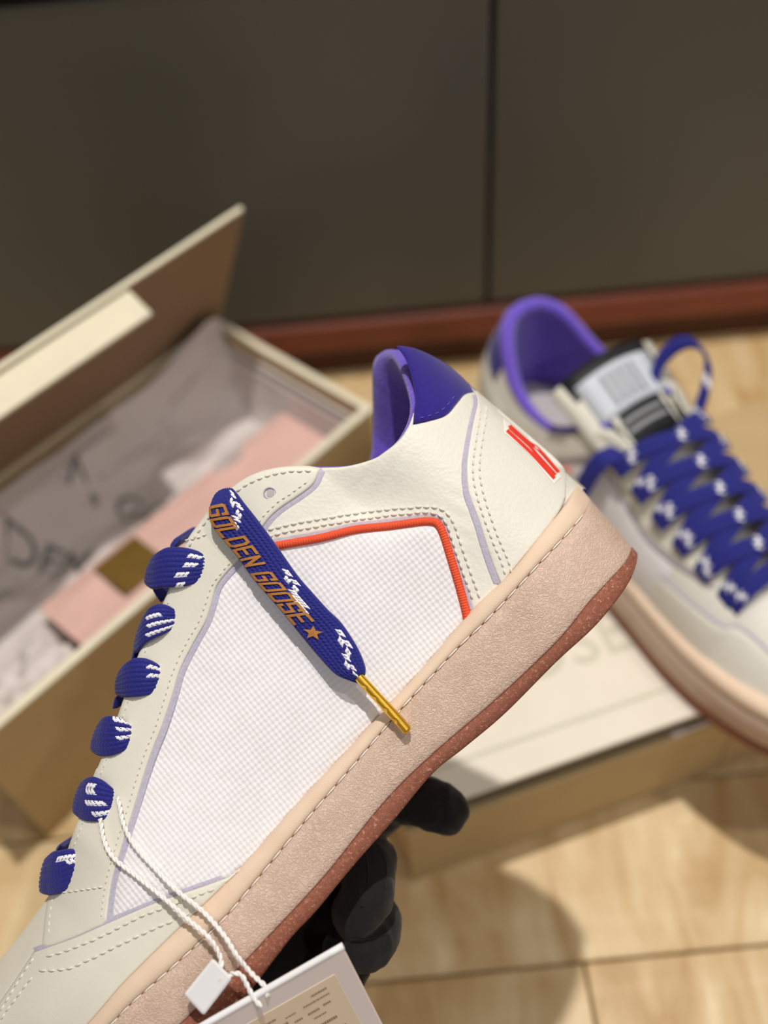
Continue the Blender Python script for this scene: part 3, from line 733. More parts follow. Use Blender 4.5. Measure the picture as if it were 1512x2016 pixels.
# ---- sole: foxing, midsole, outsole wrapped round the shoe
def curve_ab(pts):
    c = catmull(pts, 12); return ab(c)
CF, CG, CM, CO = [curve_ab(p) for p in (fox_pts, grv_pts, mid_pts, out_pts)]
def sole_stations(n=150):
    th = np.linspace(0, 1, n); return th
def band(profile, n=170):
    """profile: list of (curve a,b), blend weight pairs giving rows; returns near grid rows x stations"""
    rows = []
    tt = np.concatenate([np.linspace(0, 1, 40)**2*0.16, np.linspace(0.16, 0.97, n)[1:], 0.97+0.03*(1-(1-np.linspace(0, 1, 25)[1:])**2)])
    for (c0, c1, w, zo) in profile:
        def at(c):
            k = np.linspace(0, 1, len(c[0])); s = np.concatenate([[0], np.cumsum(np.hypot(np.diff(c[0]), np.diff(c[1])))]); s /= s[-1]
            return np.interp(tt, s, c[0]), np.interp(tt, s, c[1])
        a0, b0 = at(c0); a1, b1 = at(c1); a = a0*(1-w)+a1*w; b = b0*(1-w)+b1*w
        q = from_ab(a, b); t = a-a[0]
        wd = plan_w(t*(1740/(a[-1]-a[0])))
        nzs = wd/np.maximum(plan_w(400), 1e-6)
        z = ZC+wd+zo*0.001*np.clip(nzs*2, 0, 1)
        rows.append((q, z))
    return rows
def band_obj(name, profile, mat, inner=0.012):
    rows = band(profile); V = []
    near_ = np.stack([P(q[:, 0], q[:, 1], z) for q, z in rows], 1)      # stations x rows
    far_ = near_.copy(); dz = 2*(near_[..., 2]-(ZC-OFF[2])); far_[..., 2] -= dz; far_ += UPL*(0.05*dz)[..., None]
    ring = np.vstack([near_, far_[::-1]])
    uv = np.vstack([np.stack([q for q, z in rows], 1)/100.0, np.stack([q for q, z in rows], 1)[::-1]/100.0+31.7])
    f = grid_faces(ring.shape[0], ring.shape[1])
    # close bottom and top between the two sides
    m = near_.shape[0]; r = ring.shape[1]; N = ring.shape[0]
    for i in range(m-1):
        f.append((i*r+r-1, (i+1)*r+r-1, (N-2-i)*r+r-1, (N-1-i)*r+r-1)); f.append((i*r, (N-1-i)*r, (N-2-i)*r, (i+1)*r))
    o = mesh_obj(name, ring.reshape(-1, 3), f, mat, shoe, uv=uv.reshape(-1, 2))
    bm = bmesh.new(); bm.from_mesh(o.data); bmesh.ops.recalc_face_normals(bm, faces=bm.faces[:]); bm.to_mesh(o.data); bm.free()
    return o
band_obj('foxing', [(CF, CG, -0.05, 0.6), (CF, CG, 0.02, 2.2), (CF, CG, 0.15, 3.2), (CF, CG, 0.4, 4.2), (CF, CG, 0.7, 4.6), (CF, CG, 0.9, 4.4), (CF, CG, 0.97, 3.6), (CF, CG, 1.0, 2.6)], 'foxing')
band_obj('midsole', [(CG, CM, 0.0, 2.6), (CG, CM, 0.012, 4.2), (CG, CM, 0.04, 5.0), (CG, CM, 0.2, 5.4), (CG, CM, 0.4, 5.7), (CG, CM, 0.6, 5.8), (CG, CM, 0.8, 5.8), (CG, CM, 0.96, 5.7), (CG, CM, 0.99, 5.3), (CG, CM, 1.0, 4.6)], 'midsole')
band_obj('outsole', [(CM, CO, -0.02, 4.0), (CM, CO, 0.0, 5.2), (CM, CO, 0.06, 5.9), (CM, CO, 0.5, 6.0), (CM, CO, 0.9, 5.8), (CM, CO, 1.0, 5.2), (CM, CO, 1.02, 3.0)], 'outsole')
# thread in the groove between foxing and midsole
gc = catmull(grv_pts[1:18], 4); ga, gb = ab(gc)
def sole_z(px, py):
    a, b = ab(np.stack([np.asarray(px, float), np.asarray(py, float)], -1)); return ZC+plan_w(a+18)
stitches('sole_stitching', grv_pts[1:18], shoe, 4.4, 33, 27, 3.0, 'white_thread', sole_z, 0.5)

# ---- red lettering patch on the back of the heel
hz = lambda x, y: S(x, y)
patch('heel_badge', [[(990, 822), (994, 853)], [(994, 853), (1040, 893), (1091, 953)], [(1091, 953), (1106, 938)], [(1106, 938), (1062, 885), (1010, 838), (990, 822)]], 2.0, 0.3, 'white_print', shoe, spacing=8, er=2, step=5)
def red_bar(pts, w):
    strip('badge_print', pts, w, 2.25, 0.2, 'red', shoe, er=1.5)
red_bar([(998, 847), (1045, 891), (1092, 942)], 7)
red_bar([(1003, 842), (1040, 875), (1060, 898), (1094, 935)], 6)
red_bar([(1002, 837), (1042, 872), (1060, 884), (1100, 930)], 7)

# ================================================================== SHOELACE
def ribbon(name, st, parent, thick=0.0011, ncol=8, row=8.5, white=None, relief=0.0007, nmin=0, seedrow=0):
    """braided flat lace: st = list of (left edge xyz, right edge xyz); returns object and surface function"""
    Ap = np.array([s[0] for s in st], float); Bp = np.array([s[1] for s in st], float)
    both = np.hstack([Ap, Bp]); cc = catmull(both, 0.0006)
    A, B = cc[:, :3], cc[:, 3:]
    mid = (A+B)/2; s = np.concatenate([[0], np.cumsum(np.linalg.norm(np.diff(mid, axis=0), axis=1))])
    rowm = row*PXM; nrow = max(3, int(s[-1]/rowm)); nv = nrow*4+1
    sv = np.linspace(0, s[-1], nv)
    Ai = np.stack([np.interp(sv, s, A[:, k]) for k in range(3)], -1); Bi = np.stack([np.interp(sv, s, B[:, k]) for k in range(3)], -1)
    tgt = np.gradient((Ai+Bi)/2, axis=0); ac = Bi-Ai
    nrm = np.cross(ac, tgt); nrm /= np.linalg.norm(nrm, axis=1)[:, None]+1e-12
    if nrm[nv//3][2] < 0: nrm = -nrm
    for i in range(1, nv):
        if nrm[i]@nrm[i-1] < 0: nrm[i] = -nrm[i]
    nu = ncol*5+1; u = np.linspace(0, 1, nu)
    colf = u*ncol; col = np.minimum(colf.astype(int), ncol-1); fx = colf-col
    prof = np.sqrt(np.clip(1-(2*u-1)**2, 0, 1))**0.8
    rr = (sv/rowm)[:, None]+np.where(col % 2 == 0, fx, 1-fx)[None, :]*0.9
    fr_ = rr-np.floor(rr)
    H = (np.clip(np.sin(np.pi*fx), 0, 1)**0.6)[None, :]*(np.clip(np.sin(np.pi*fr_), 0, 1)**0.6)*relief*(0.3+0.7*prof)[None, :]
    endt = np.minimum(1, np.minimum(np.arange(nv), nv-1-np.arange(nv))/6.0)[:, None]**0.5
    top = Ai[:, None]+ac[:, None]*u[None, :, None]+nrm[:, None]*((prof[None, :]*thick+H)*endt)[..., None]
    ub = u[::-5][1:-1]; pb = np.sqrt(np.clip(1-(2*ub-1)**2, 0, 1))
    bot = Ai[:, None]+ac[:, None]*ub[None, :, None]-nrm[:, None]*(pb[None, :]*thick*0.7*endt)[..., None]
    ring = np.concatenate([top, bot], 1); m = ring.shape[1]
    f = grid_faces(nv, m, wrap=True); mi = []
    for (i, j) in [(i, j) for i in range(nv-1) for j in range(m)]:
        w = 0
        if j < nu-1 and white is not None:
            uc = (u[j]+u[j+1])/2; c_ = min(int(uc*ncol), ncol-1); fxx = uc*ncol-c_
            r_ = int(math.floor((sv[i]+sv[i+1])/2/rowm+(fxx if c_ % 2 == 0 else 1-fxx)*0.9))
            w = 1 if white(c_, r_+seedrow, nrow) and 0.04 < fxx < 0.96 and 0.06 < ((sv[i]+sv[i+1])/2/rowm+(fxx if c_ % 2 == 0 else 1-fxx)*0.9) % 1 < 0.94 else 0
        mi.append(w)
    f += [tuple(range(m-1, -1, -1)), tuple((nv-1)*m+k for k in range(m))]; mi += [0, 0]
    ob = mesh_obj(name, ring.reshape(-1, 3), f, None, parent, mats=['lace_blue', 'lace_white'], midx=mi)
    bm = bmesh.new(); bm.from_mesh(ob.data); bmesh.ops.recalc_face_normals(bm, faces=bm.faces[:]); bm.to_mesh(ob.data); bm.free()
    def surf(uu, vv, h):
        k = vv*(nv-1); a_ = np.array([np.interp(k, np.arange(nv), Ai[:, q]) for q in range(3)]); b_ = np.array([np.interp(k, np.arange(nv), Bi[:, q]) for q in range(3)])
        n_ = np.array([np.interp(k, np.arange(nv), nrm[:, q]) for q in range(3)]); pr = math.sqrt(max(0, 1-(2*uu-1)**2))**0.8
        return a_+(b_-a_)*uu+n_*(pr*thick+h)
    return ob, surf, s[-1]
def LP(p, dz):          # point above the shoe's side
    return P(p[0], p[1], float(S(np.array(p[0]), np.array(p[1])))+dz)
def end_white(c, r, n):
    # groups of short diagonal rows of white stitches
    for r0, c0, rows in ((3, 7, 3), (26, 7, 4), (33, 5, 2), (46, 7, 4)):
        for k in range(rows):
            q = r-(r0+3*k)
            if 0 <= q <= 3 and c == c0-k+(0 if q < 2 else -1)+(1 if k % 2 else 0): return True
    return False
lace_st = [((434, 974, 0.0012), (457, 965, 0.0012)), ((420, 985, 0.0042), (466, 970, 0.0042)), ((412, 1010, 0.0056), (482, 991, 0.0056)), ((420, 1039, 0.0056), (505, 1020, 0.0056)), ((466, 1095, 0.0054), (543, 1071, 0.0054)), ((501, 1143, 0.0056), (585, 1131, 0.0056)),
           ((535, 1182, 0.0060), (617, 1168, 0.0060)), ((565, 1217, 0.0062), (645, 1199, 0.0062)), ((598, 1258, 0.0062), (674, 1228, 0.0062)), ((631, 1297, 0.0066), (704, 1274, 0.0066)), ((661, 1328, 0.0070), (718, 1307, 0.0070)), ((690, 1341, 0.0072), (720, 1322, 0.0072)), ((703, 1345, 0.0072), (718, 1333, 0.0072))]
lace, lsurf, llen = ribbon('shoelace', [(LP(a[:2], a[2]), LP(b[:2], b[2])) for a, b in lace_st], shoe, 0.0014, 9, 8.2, end_white)
lace['label'] = 'royal blue braided shoelace with white flecks'
# printed words on the lace end
GL = {'G': [[(1, .78), (1, 1), (0.12, 1), (0, .88), (0, 0), (.88, 0), (1, .12), (1, .5), (.5, .5)]], 'O': [[(.12, 1), (1, 1), (1, .12), (.88, 0), (0, 0), (0, .88), (.12, 1)]], 'L': [[(0, 1), (0, 0), (1, 0)]],
      'D': [[(0, 0), (0, 1), (.8, 1), (1, .8), (1, .2), (.8, 0), (0, 0)]], 'E': [[(1, 1), (0, 1), (0, 0), (1, 0)], [(0, .5), (.85, .5)]], 'N': [[(0, 0), (0, 1), (1, 0), (1, 1)]],
      'S': [[(1, .8), (1, 1), (0, 1), (0, .52), (1, .48), (1, 0), (0, 0), (0, .2)]]}
def word_on_lace(txt, v0, v1, u0, u1, parent):
    n = len(txt); cw = (v1-v0)/n; du = u1-u0
    for k, ch in enumerate(txt):
        parts = []
        for line in GL[ch]:
            for (x0, y0), (x1, y1) in zip(line[:-1], line[1:]):
                d = np.array([(x1-x0)*0.66*cw*llen, (y1-y0)*du*0.0118]); L = np.linalg.norm(d)
                if L < 1e-9: continue
                nrm2 = np.array([-d[1], d[0]])/L; hw = 0.00042; e = d/L*hw*0.9
                q = []
                ns = 5; a = np.array([x0*0.66*cw*llen, y0*du*0.0118])-e; b = a+d+2*e
                for t in np.linspace(0, 1, ns):
                    for sgn in (-1, 1):
                        m_ = a+(b-a)*t+nrm2*hw*sgn
                        uu = u0+m_[1]/0.0118; vv = v0+(k+0.1)*cw+(m_[0]+0.10*m_[1])/llen
                        q.append((lsurf(uu, vv, 0.00080), lsurf(uu, vv, 0.0003)))
                V = [t_[0] for t_ in q]+[t_[1] for t_ in q]; K = len(q)
                fc = [(2*i, 2*i+1, 2*i+3, 2*i+2) for i in range(ns-1)]+[(2*i, 2*i+2, K+2*i+2, K+2*i) for i in range(ns-1)]+[(2*i+1, K+2*i+1, K+2*i+3, 2*i+3) for i in range(ns-1)]
                parts.append((V, fc))
        v, f = join_vf(parts); ob = mesh_obj('printed_letter', v, f, 'gold_print', parent, smooth=False)
        bm = bmesh.new(); bm.from_mesh(ob.data); bmesh.ops.recalc_face_normals(bm, faces=bm.faces[:]); bm.to_mesh(ob.data); bm.free()
word_on_lace('GOLDEN', 0.085, 0.395, 0.07, 0.50, lace)
word_on_lace('GOOSE', 0.425, 0.70, 0.07, 0.50, lace)
sv_ = []
for k in range(10):
    r_ = (0.0026 if k % 2 == 0 else 0.0011); an = math.pi*2*k/10
    sv_.append((r_*math.cos(an), r_*math.sin(an)))
V = [lsurf(0.30, 0.745, 0.0009)]+[lsurf(0.30+y/0.0118, 0.745+x/llen, 0.00085) for x, y in sv_]
mesh_obj('printed_star', V, [(0, 1+k, 1+(k+1) % 10) for k in range(10)], 'gold_print', lace, smooth=False)
# gold aglet
ag = catmull([(706, 1332), (740, 1369), (775, 1407), (804, 1440)], 2.2); n = len(ag)
az = np.linspace(0.0075, 0.0085, n)
z_base = np.array([max(float(S(np.array(x), np.array(y))), float(sole_z(x, y))+0.0) for x, y in ag])
zz = np.linspace(z_base[0]+0.0072, z_base[-1]+0.0082, n)
path = P(ag[:, 0], ag[:, 1], zz); k = np.linspace(0, 1, n)
seg = 20; V = []; tg = np.gradient(path, axis=0); tg /= np.linalg.norm(tg, axis=1)[:, None]
side = np.cross(tg, [0, 0, 1]); side /= np.linalg.norm(side, axis=1)[:, None]; 
if side[0][0] > 0: side = -side                      # the dents are along the left side
nrmA = np.cross(side, tg); nrmA *= np.sign(nrmA[:, 2:3])
for i in range(n):
    for j in range(seg):
        th = 2*math.pi*j/seg; r = 9.8*PXM*(1.0-0.35*max(0, (k[i]-0.97)/0.03))
        dent = sum(math.exp(-((k[i]-c)/0.028)**2) for c in (0.16, 0.36, 0.57, 0.77))*math.exp(-((th-0.75)/0.42)**2)
        r *= 1-0.38*dent
        V.append(path[i]+r*(math.cos(th)*side[i]+math.sin(th)*nrmA[i]))
f = [(i*seg+j, i*seg+(j+1) % seg, (i+1)*seg+(j+1) % seg, (i+1)*seg+j) for i in range(n-1) for j in range(seg)]+[tuple(range(seg)), tuple((n-1)*seg+j for j in range(seg-1, -1, -1))]
o = mesh_obj('aglet', V, f, 'gold_metal', lace); o['label'] = 'gold metal lace tip with crimped dents'
bm = bmesh.new(); bm.from_mesh(o.data); bmesh.ops.recalc_face_normals(bm, faces=bm.faces[:]); bm.to_mesh(o.data); bm.free()
# the six loops that come over the edge of the eyestay; each station: upper edge, lower edge, height over eyestay (mm); last ones turn away over the tongue
def loop_white(kind):
    def fn(c, r, n):
        if kind == 0: return 4 <= r <= 9 and (c in ((1, 2, 3, 5, 6, 7) if False else range(1, 8))) and ((r-4) == (c-1)*0.8//1 or (r-5) == (c-1)*0.8//1 or (r-6) == (c-1)*0.8//1) and c % 2 == 1
        if kind == 1: return (c in (4, 6)) and 2 <= r <= 7 or c == 2 and 5 <= r <= 8
        if kind == 2: return c in (1, 3) and 1 <= r <= 4
        if kind == 3: return (c in (2, 4)) and 1 <= r <= 4 or c == 0 and 2 <= r <= 5
        if kind == 4: return (c == 6 and 2 <= r <= 6) or (c == 4 and 4 <= r <= 8) or (c == 2 and 6 <= r <= 8) or (c == 1 and 6 <= r <= 8)
        return (c == 1 and 3 <= r <= 8) or (c == 2 and 2 <= r <= 5)
    return fn
def loop(up, lo, hs, kind):
    st = []
    zref = float(S(np.array((up[len(up)//2][0]+lo[len(lo)//2][0])/2), np.array((up[len(up)//2][1]+lo[len(lo)//2][1])/2)))
    for (a, b, h) in zip(up, lo, hs): st.append((P(a[0], a[1], zref+h*0.001), P(b[0], b[1], zref+h*0.001)))
    ob, _, _ = ribbon('lace_loop', st, lace, 0.0011, 8, 8.5, loop_white(kind), relief=0.00040)
    return ob
H6 = [1.6, 3.6, 4.8, 5.0, 4.0, 1.0, -5, -20, -46]
loop([(419, 1110), (412, 1096), (385, 1083), (355, 1077), (328, 1078), (310, 1088), (305, 1096), (318, 1092), (345, 1085)],
     [(420, 1124), (410, 1137), (385, 1149), (357, 1156), (325, 1157), (300, 1160), (288, 1150), (300, 1146), (330, 1140)], H6, 0)
loop([(347, 1208), (340, 1197), (325, 1190), (311, 1189), (299, 1194), (291, 1205), (288, 1212), (300, 1208), (330, 1200)],
     [(348, 1226), (341, 1238), (322, 1249), (303, 1258), (286, 1268), (272, 1284), (266, 1286), (285, 1276), (320, 1262)], H6, 1)
loop([(322, 1322), (313, 1309), (296, 1299), (279, 1295), (261, 1297), (246, 1308), (239, 1322), (255, 1318), (285, 1310)],
     [(323, 1342), (315, 1357), (298, 1367), (279, 1371), (258, 1373), (242, 1373), (232, 1368), (250, 1366), (285, 1360)], H6, 2)
loop([(262, 1436), (254, 1424), (243, 1416), (230, 1411), (217, 1409), (205, 1412), (199, 1426), (215, 1424), (245, 1416)],
     [(262, 1452), (257, 1466), (247, 1477), (233, 1484), (214, 1489), (194, 1488), (182, 1478), (205, 1478), (240, 1470)], H6, 3)
loop([(228, 1566), (221, 1552), (210, 1541), (197, 1533), (183, 1529), (170, 1532), (163, 1542), (180, 1540), (210, 1532)],
     [(230, 1586), (225, 1600), (214, 1610), (200, 1616), (184, 1618), (162, 1614), (147, 1600), (170, 1600), (205, 1592)], H6, 4)
loop([(172, 1684), (163, 1676), (150, 1672), (135, 1671), (118, 1674), (103, 1677), (93, 1690), (115, 1686), (150, 1678)],
     [(175, 1703), (170, 1719), (158, 1734), (143, 1748), (124, 1758), (100, 1763), (82, 1758), (105, 1752), (145, 1742)], H6, 5)
# dark strands under the loops that cross to the other side
for (a, b) in (((312, 1160), (327, 1186)), ((278, 1280), (268, 1300)), ((240, 1372), (232, 1396)), ((130, 1664), (118, 1680)), ((366, 1062), (345, 1085))):
    a_ = np.array(a, float); b_ = np.array(b, float); za = float(S(a_[0], a_[1]))
    st = [(P(a_[0]-12+12*k, a_[1]-8*k, za-0.004-0.007*k), P(b_[0]-10+12*k, b_[1]-8*k, za-0.004-0.007*k)) for k in range(4)]
    ribbon('lace_strand', st, lace, 0.0011, 6, 8.0, None)
# tongue between the eyestays
tp = catmull([(480, 985), (400, 1060), (355, 1120), (320, 1210), (280, 1310), (240, 1420), (200, 1530), (150, 1670), (112, 1770)], 20)
V = []; tu = np.array([EU[0], EU[1]])
for (x, y) in tp:
    z0 = float(S(np.array(x), np.array(y)))
    for k_ in np.linspace(0, 1, 13):
        zz_ = (z0-0.004)*(1-k_)+(2*ZC-z0+0.004)*k_; lift = 10*math.sin(math.pi*k_)-26
        V.append(P(x, y, zz_)+UPL*(lift*PXM))
mesh_obj('tongue', V, grid_faces(len(tp), 13), 'eyestay_leather', shoe)

# ================================================================== HANG TAG
tagr = empty('hang_tag', cam.matrix_world @ Matrix.Translation((0, 0, -D)) @ Matrix.Translation(Vector(OFF)))
tag(tagr, 'white hang tag with beige sticker on a twisted cord tied to the raised sneaker', 'tag')
def cord(pts, name='cord', r=2.5, tw=13.0):
    """two plies twisted round each other; pts px,py,z(m)"""
    c = catmull([(x, y, z*2000/0.3) for x, y, z in pts], 1.6); p3 = P(c[:, 0], c[:, 1], c[:, 2]*0.3/2000)
    s = np.concatenate([[0], np.cumsum(np.linalg.norm(np.diff(p3, axis=0), axis=1))])/PXM
    tg = np.gradient(p3, axis=0); tg /= np.linalg.norm(tg, axis=1)[:, None]
    a = np.cross(tg, [0, 0, 1.0]); a /= np.linalg.norm(a, axis=1)[:, None]; b = np.cross(tg, a)
    parts = []
    for ph in (0, math.pi):
        th = 2*math.pi*s/(2*tw)+ph; q = p3+(np.cos(th)[:, None]*a+np.sin(th)[:, None]*b)*r*PXM*0.95
        parts.append(tube_vf(q, r*PXM*1.1, 7))
    v, f = join_vf(parts); return mesh_obj(name, v, f, 'cord', tagr)
zs = lambda x, y, h: float(max(S(np.array(x), np.array(y)), sole_z(x, y) if y > 1750 else -1))+h
def cpts(lst): return [(x, y, z if z > 1e-9 or z < -1e-9 else 0) for x, y, z in lst]
cord([(231, 1570, zs(231, 1570, .0034)), (236, 1590, zs(236, 1590, .0034)), (243, 1622, zs(243, 1622, .0032)), (265, 1665, zs(265, 1665, .0028)), (310, 1715, zs(310, 1715, .003)), (350, 1755, zs(350, 1755, .0036)), (400, 1795, zs(400, 1795, .006)), (440, 1840, zs(440, 1840, .010)), (465, 1880, zs(465, 1880, .012)), (490, 1911, .020), (514, 1934, .022), (524, 1944, .0225), (527, 1962, .023)])
cord([(197, 1612, zs(197, 1612, .0034)), (205, 1655, zs(205, 1655, .0030)), (225, 1690, zs(225, 1690, .003)), (270, 1726, zs(270, 1726, .003)), (325, 1770, zs(325, 1770, .004)), (370, 1810, zs(370, 1810, .007)), (410, 1845, zs(410, 1845, .010)), (432, 1880, .019), (437, 1905, .020)])
cord([(448, 1922, .021), (462, 1916, .022), (476, 1921, .0225), (488, 1943, .0230), (500, 1966, .0235), (515, 1982, .024)])
# plastic seal
sc = [(419, 1886), (458, 1926), (401, 2000), (361, 1958)]
def slab_px(name, corners, z0, z1, mat, parent, bev=0.0006):
    bm = bmesh.new(); n = len(corners)
    lo = [bm.verts.new(P(x, y, z0 if np.isscalar(z0) else z0[i])) for i, (x, y) in enumerate(corners)]; hi = [bm.verts.new(P(x, y, z1 if np.isscalar(z1) else z1[i])) for i, (x, y) in enumerate(corners)]
    bm.faces.new(lo); bm.faces.new(list(reversed(hi)))
    for i in range(n): bm.faces.new([lo[i], hi[i], hi[(i+1) % n], lo[(i+1) % n]])
    bmesh.ops.recalc_face_normals(bm, faces=bm.faces[:])
    if bev: bmesh.ops.bevel(bm, geom=bm.edges[:], offset=bev, segments=3, affect='EDGES', profile=0.5)
    return bm_obj(name, bm, mat, parent, smooth=False)
seal_o = slab_px('plastic_seal', sc, 0.0185, 0.0225, 'plastic', tagr, 0.0008)
slab_px('seal_slot', [(428, 1931), (434, 1924), (437, 1927), (431, 1934)], 0.0222, 0.02262, 'card', seal_o, 0)
bz = 0.0235
CA, CB, CD = P(676, 1867, bz), P(752, 2016, bz-0.020), P(415, 2016, bz)
CN = np.cross(CB-CA, CD-CA); CN = CN/np.linalg.norm(CN)*(1 if np.cross(CB-CA, CD-CA)[2] > 0 else -1)
def card_pt(s, t, up=0.0):   # s along the top edge from right to left, t downwards
    return CA+(CD-CA)*s+(CB-CA)*t+CN*up
def card_slab(name, s0, s1, t0, t1, u0, u1, mat, parent, bev=0.0):
    bm = bmesh.new(); q = ((s0, t0), (s0, t1), (s1, t1), (s1, t0))
    lo = [bm.verts.new(card_pt(a, b, u0)) for a, b in q]; hi = [bm.verts.new(card_pt(a, b, u1)) for a, b in q]
    bm.faces.new(lo); bm.faces.new(list(reversed(hi)))
    for i in range(4): bm.faces.new([lo[i], hi[i], hi[(i+1) % 4], lo[(i+1) % 4]])
    bmesh.ops.recalc_face_normals(bm, faces=bm.faces[:])
    if bev: bmesh.ops.bevel(bm, geom=bm.edges[:], offset=bev, segments=2, affect='EDGES', profile=0.5)
    return bm_obj(name, bm, mat, parent)
card = card_slab('card', 0, 1.15, 0.02, 1.5, -0.0016, 0, 'card', tagr, 0.0003)
v_, f_ = tube_vf([card_pt(a_, 0.0, -0.0008) for a_ in np.linspace(-0.004, 1.154, 12)], 0.0010, 12); mesh_obj('fold_edge', v_, f_, 'plastic', card)
stk = card_slab('sticker', 0.13, 1.02, 0.20, 1.2, 0, 0.00012, 'sticker', card)
parts_rows = [(0.22, 0.34, 0.275, 0.02), (0.22, 0.42, 0.345, 0.016), (0.48, 0.56, 0.35, 0.014), (0.62, 0.88, 0.30, 0.022), (0.24, 0.30, 0.43, 0.022), (0.33, 0.42, 0.44, 0.022), (0.46, 0.52, 0.44, 0.02), (0.56, 0.74, 0.40, 0.028), (0.78, 0.95, 0.40, 0.028), (0.30, 0.40, 0.52, 0.016), (0.50, 0.66, 0.50, 0.026), (0.70, 0.90, 0.49, 0.026), (0.22, 0.40, 0.76, 0.02), (0.25, 0.6, 0.62, 0.03), (0.64, 0.9, 0.60, 0.03)]
for s0, s1, t, h in parts_rows:
    # illegible lines of tiny print
    k = s0
    pieces = []
    while k < s1-0.004:
        w = rng.uniform(0.005, 0.016); pieces.append((k, min(k+w, s1))); k += w+0.004
    bm = bmesh.new()
    for (u0, u1) in pieces:
        bm.faces.new([bm.verts.new(card_pt(a_, b_, 0.0002)) for a_, b_ in ((u0, t), (u0, t+h), (u1, t+h), (u1, t))])
    bmesh.ops.recalc_face_normals(bm, faces=bm.faces[:])
    tag(bm_obj('fine_print', bm, 'ink', stk), kind='stuff')

# ================================================================== GLOVED HAND
def bake_voxel(name, verts, faces, mat, voxel, smooth_it, disp=None):
    o = mesh_obj(name, verts, faces, mat)
    r = o.modifiers.new('r', 'REMESH'); r.mode = 'VOXEL'; r.voxel_size = voxel
    s = o.modifiers.new('s', 'SMOOTH'); s.factor = 0.6; s.iterations = smooth_it
    me = bpy.data.meshes.new_from_object(o.evaluated_get(bpy.context.evaluated_depsgraph_get()))
    o.modifiers.clear(); o.data = me
    me.polygons.foreach_set('use_smooth', np.ones(len(me.polygons), dtype=bool))
    return o
def ball_chain(pts):
    """pts: (px,py,z mm,radius mm) -> overlapping balls"""
    c = catmull([(x, y, z/1000/PXM, r/1000/PXM) for x, y, z, r in pts], 12); out = []
    for x, y, z, r in c:
        bm = bmesh.new(); bmesh.ops.create_icosphere(bm, subdivisions=2, radius=r*PXM)
        ctr = P(x, y, z*PXM); bm.verts.index_update()
        w_ = ctr+OFF; b_ = ab((w_[0]/PXM+CX, CY-w_[1]/PXM))[1]*PXM          # height over the underside of the sole
        if z*PXM > -0.088: ctr = ctr-UPL*max(0.0, b_+r*PXM*0.8)      # fingers stay below the sole they hold
        out.append(([np.array(v.co)+ctr for v in bm.verts], [tuple(v.index for v in f_.verts) for f_ in bm.faces])); bm.free()
    return out
hand_parts = []
# index finger stretched along the sole, its tip showing past the edge
hand_parts += ball_chain([(580, 1720, -72, 11.5), (650, 1610, -80, 10.5), (740, 1560, -68, 9.8), (808, 1572, -52, 9.4), (855, 1586, -40, 9.2), (880, 1596, -38, 8.2)])
# middle finger curled against the sole
hand_parts += ball_chain([(560, 1760, -50, 12), (640, 1690, -48, 10.8), (690, 1668, -34, 9.8), (722, 1700, -20, 9.2), (722, 1760, -12, 9.0), (700, 1800, -14, 8.2)])
# ring finger
hand_parts += ball_chain([(540, 1820, -48, 12), (620, 1780, -44, 10.8), (700, 1790, -34, 10.2), (738, 1825, -24, 9.4), (722, 1858, -18, 8.8), (680, 1872, -18, 8.0)])
# little finger
hand_parts += ball_chain([(520, 1890, -46, 11), (590, 1870, -44, 9.6), (660, 1880, -36, 8.8), (684, 1902, -28, 8.2), (660, 1930, -24, 7.4)])
# thumb, on the hidden side of the sole
hand_parts += ball_chain([(500, 1930, -66, 13), (450, 1850, -92, 12), (440, 1740, -104, 10.5), (470, 1650, -107, 9.2)])
# palm and wrist, forearm leaving the picture at the bottom
hand_parts += ball_chain([(600, 1740, -60, 15), (560, 1800, -58, 17), (540, 1880, -54, 17)])
hand_parts += ball_chain([(480, 1830, -60, 15), (500, 1900, -56, 18), (540, 1990, -50, 21), (580, 2080, -46, 23), (610, 2180, -44, 25), (650, 2330, -40, 29), (690, 2500, -36, 33)])
hv, hf = join_vf(hand_parts)
hand = bake_voxel('gloved_hand', hv, hf, 'glove', 0.0011, 5)
from mathutils import noise as mnoise
hme = hand.data; nrmv = [v.normal.copy() for v in hme.vertices]
for v, nv_ in zip(hme.vertices, nrmv):
    c_ = v.co
    w1 = 1-abs(mnoise.noise(Vector((c_.x*90, c_.y*55, c_.z*60))))*2.2
    w2 = mnoise.noise(Vector((c_.x*260+7, c_.y*180, c_.z*200)))
    v.co = c_+nv_*(0.0006*max(0, w1)**2+0.0005*w2-0.0003)
hme.update()
hand.matrix_world = SM4
from mathutils.bvhtree import BVHTree
hb = BVHTree.FromPolygons([v.co.copy() for v in hme.vertices], [tuple(p.vertices) for p in hme.polygons])
eye_l = Vector(np.array([0, 0, D])-OFF)
for ln in ([(822, 1568), (845, 1566), (868, 1572), (890, 1586)], [(706, 1648), (722, 1690), (724, 1740), (712, 1785)], [(742, 1660), (760, 1700), (758, 1750)], [(690, 1850), (730, 1846), (765, 1838)]):
    pts = []
    for x, y in catmull(ln, 5):
        q = Vector(P(x, y, 0.0)); h_, *_ = hb.ray_cast(eye_l, (q-eye_l).normalized())
        if h_ is not None: pts.append(np.array(h_))
    if len(pts) > 4:
        pts = np.array(pts); v_, f_ = tube_vf(pts, 0.00032, 6); mesh_obj('glove_seam', v_, f_, 'glove', hand)
tag(hand, 'hand in a black fabric glove gripping the sole of the raised sneaker', 'hand')

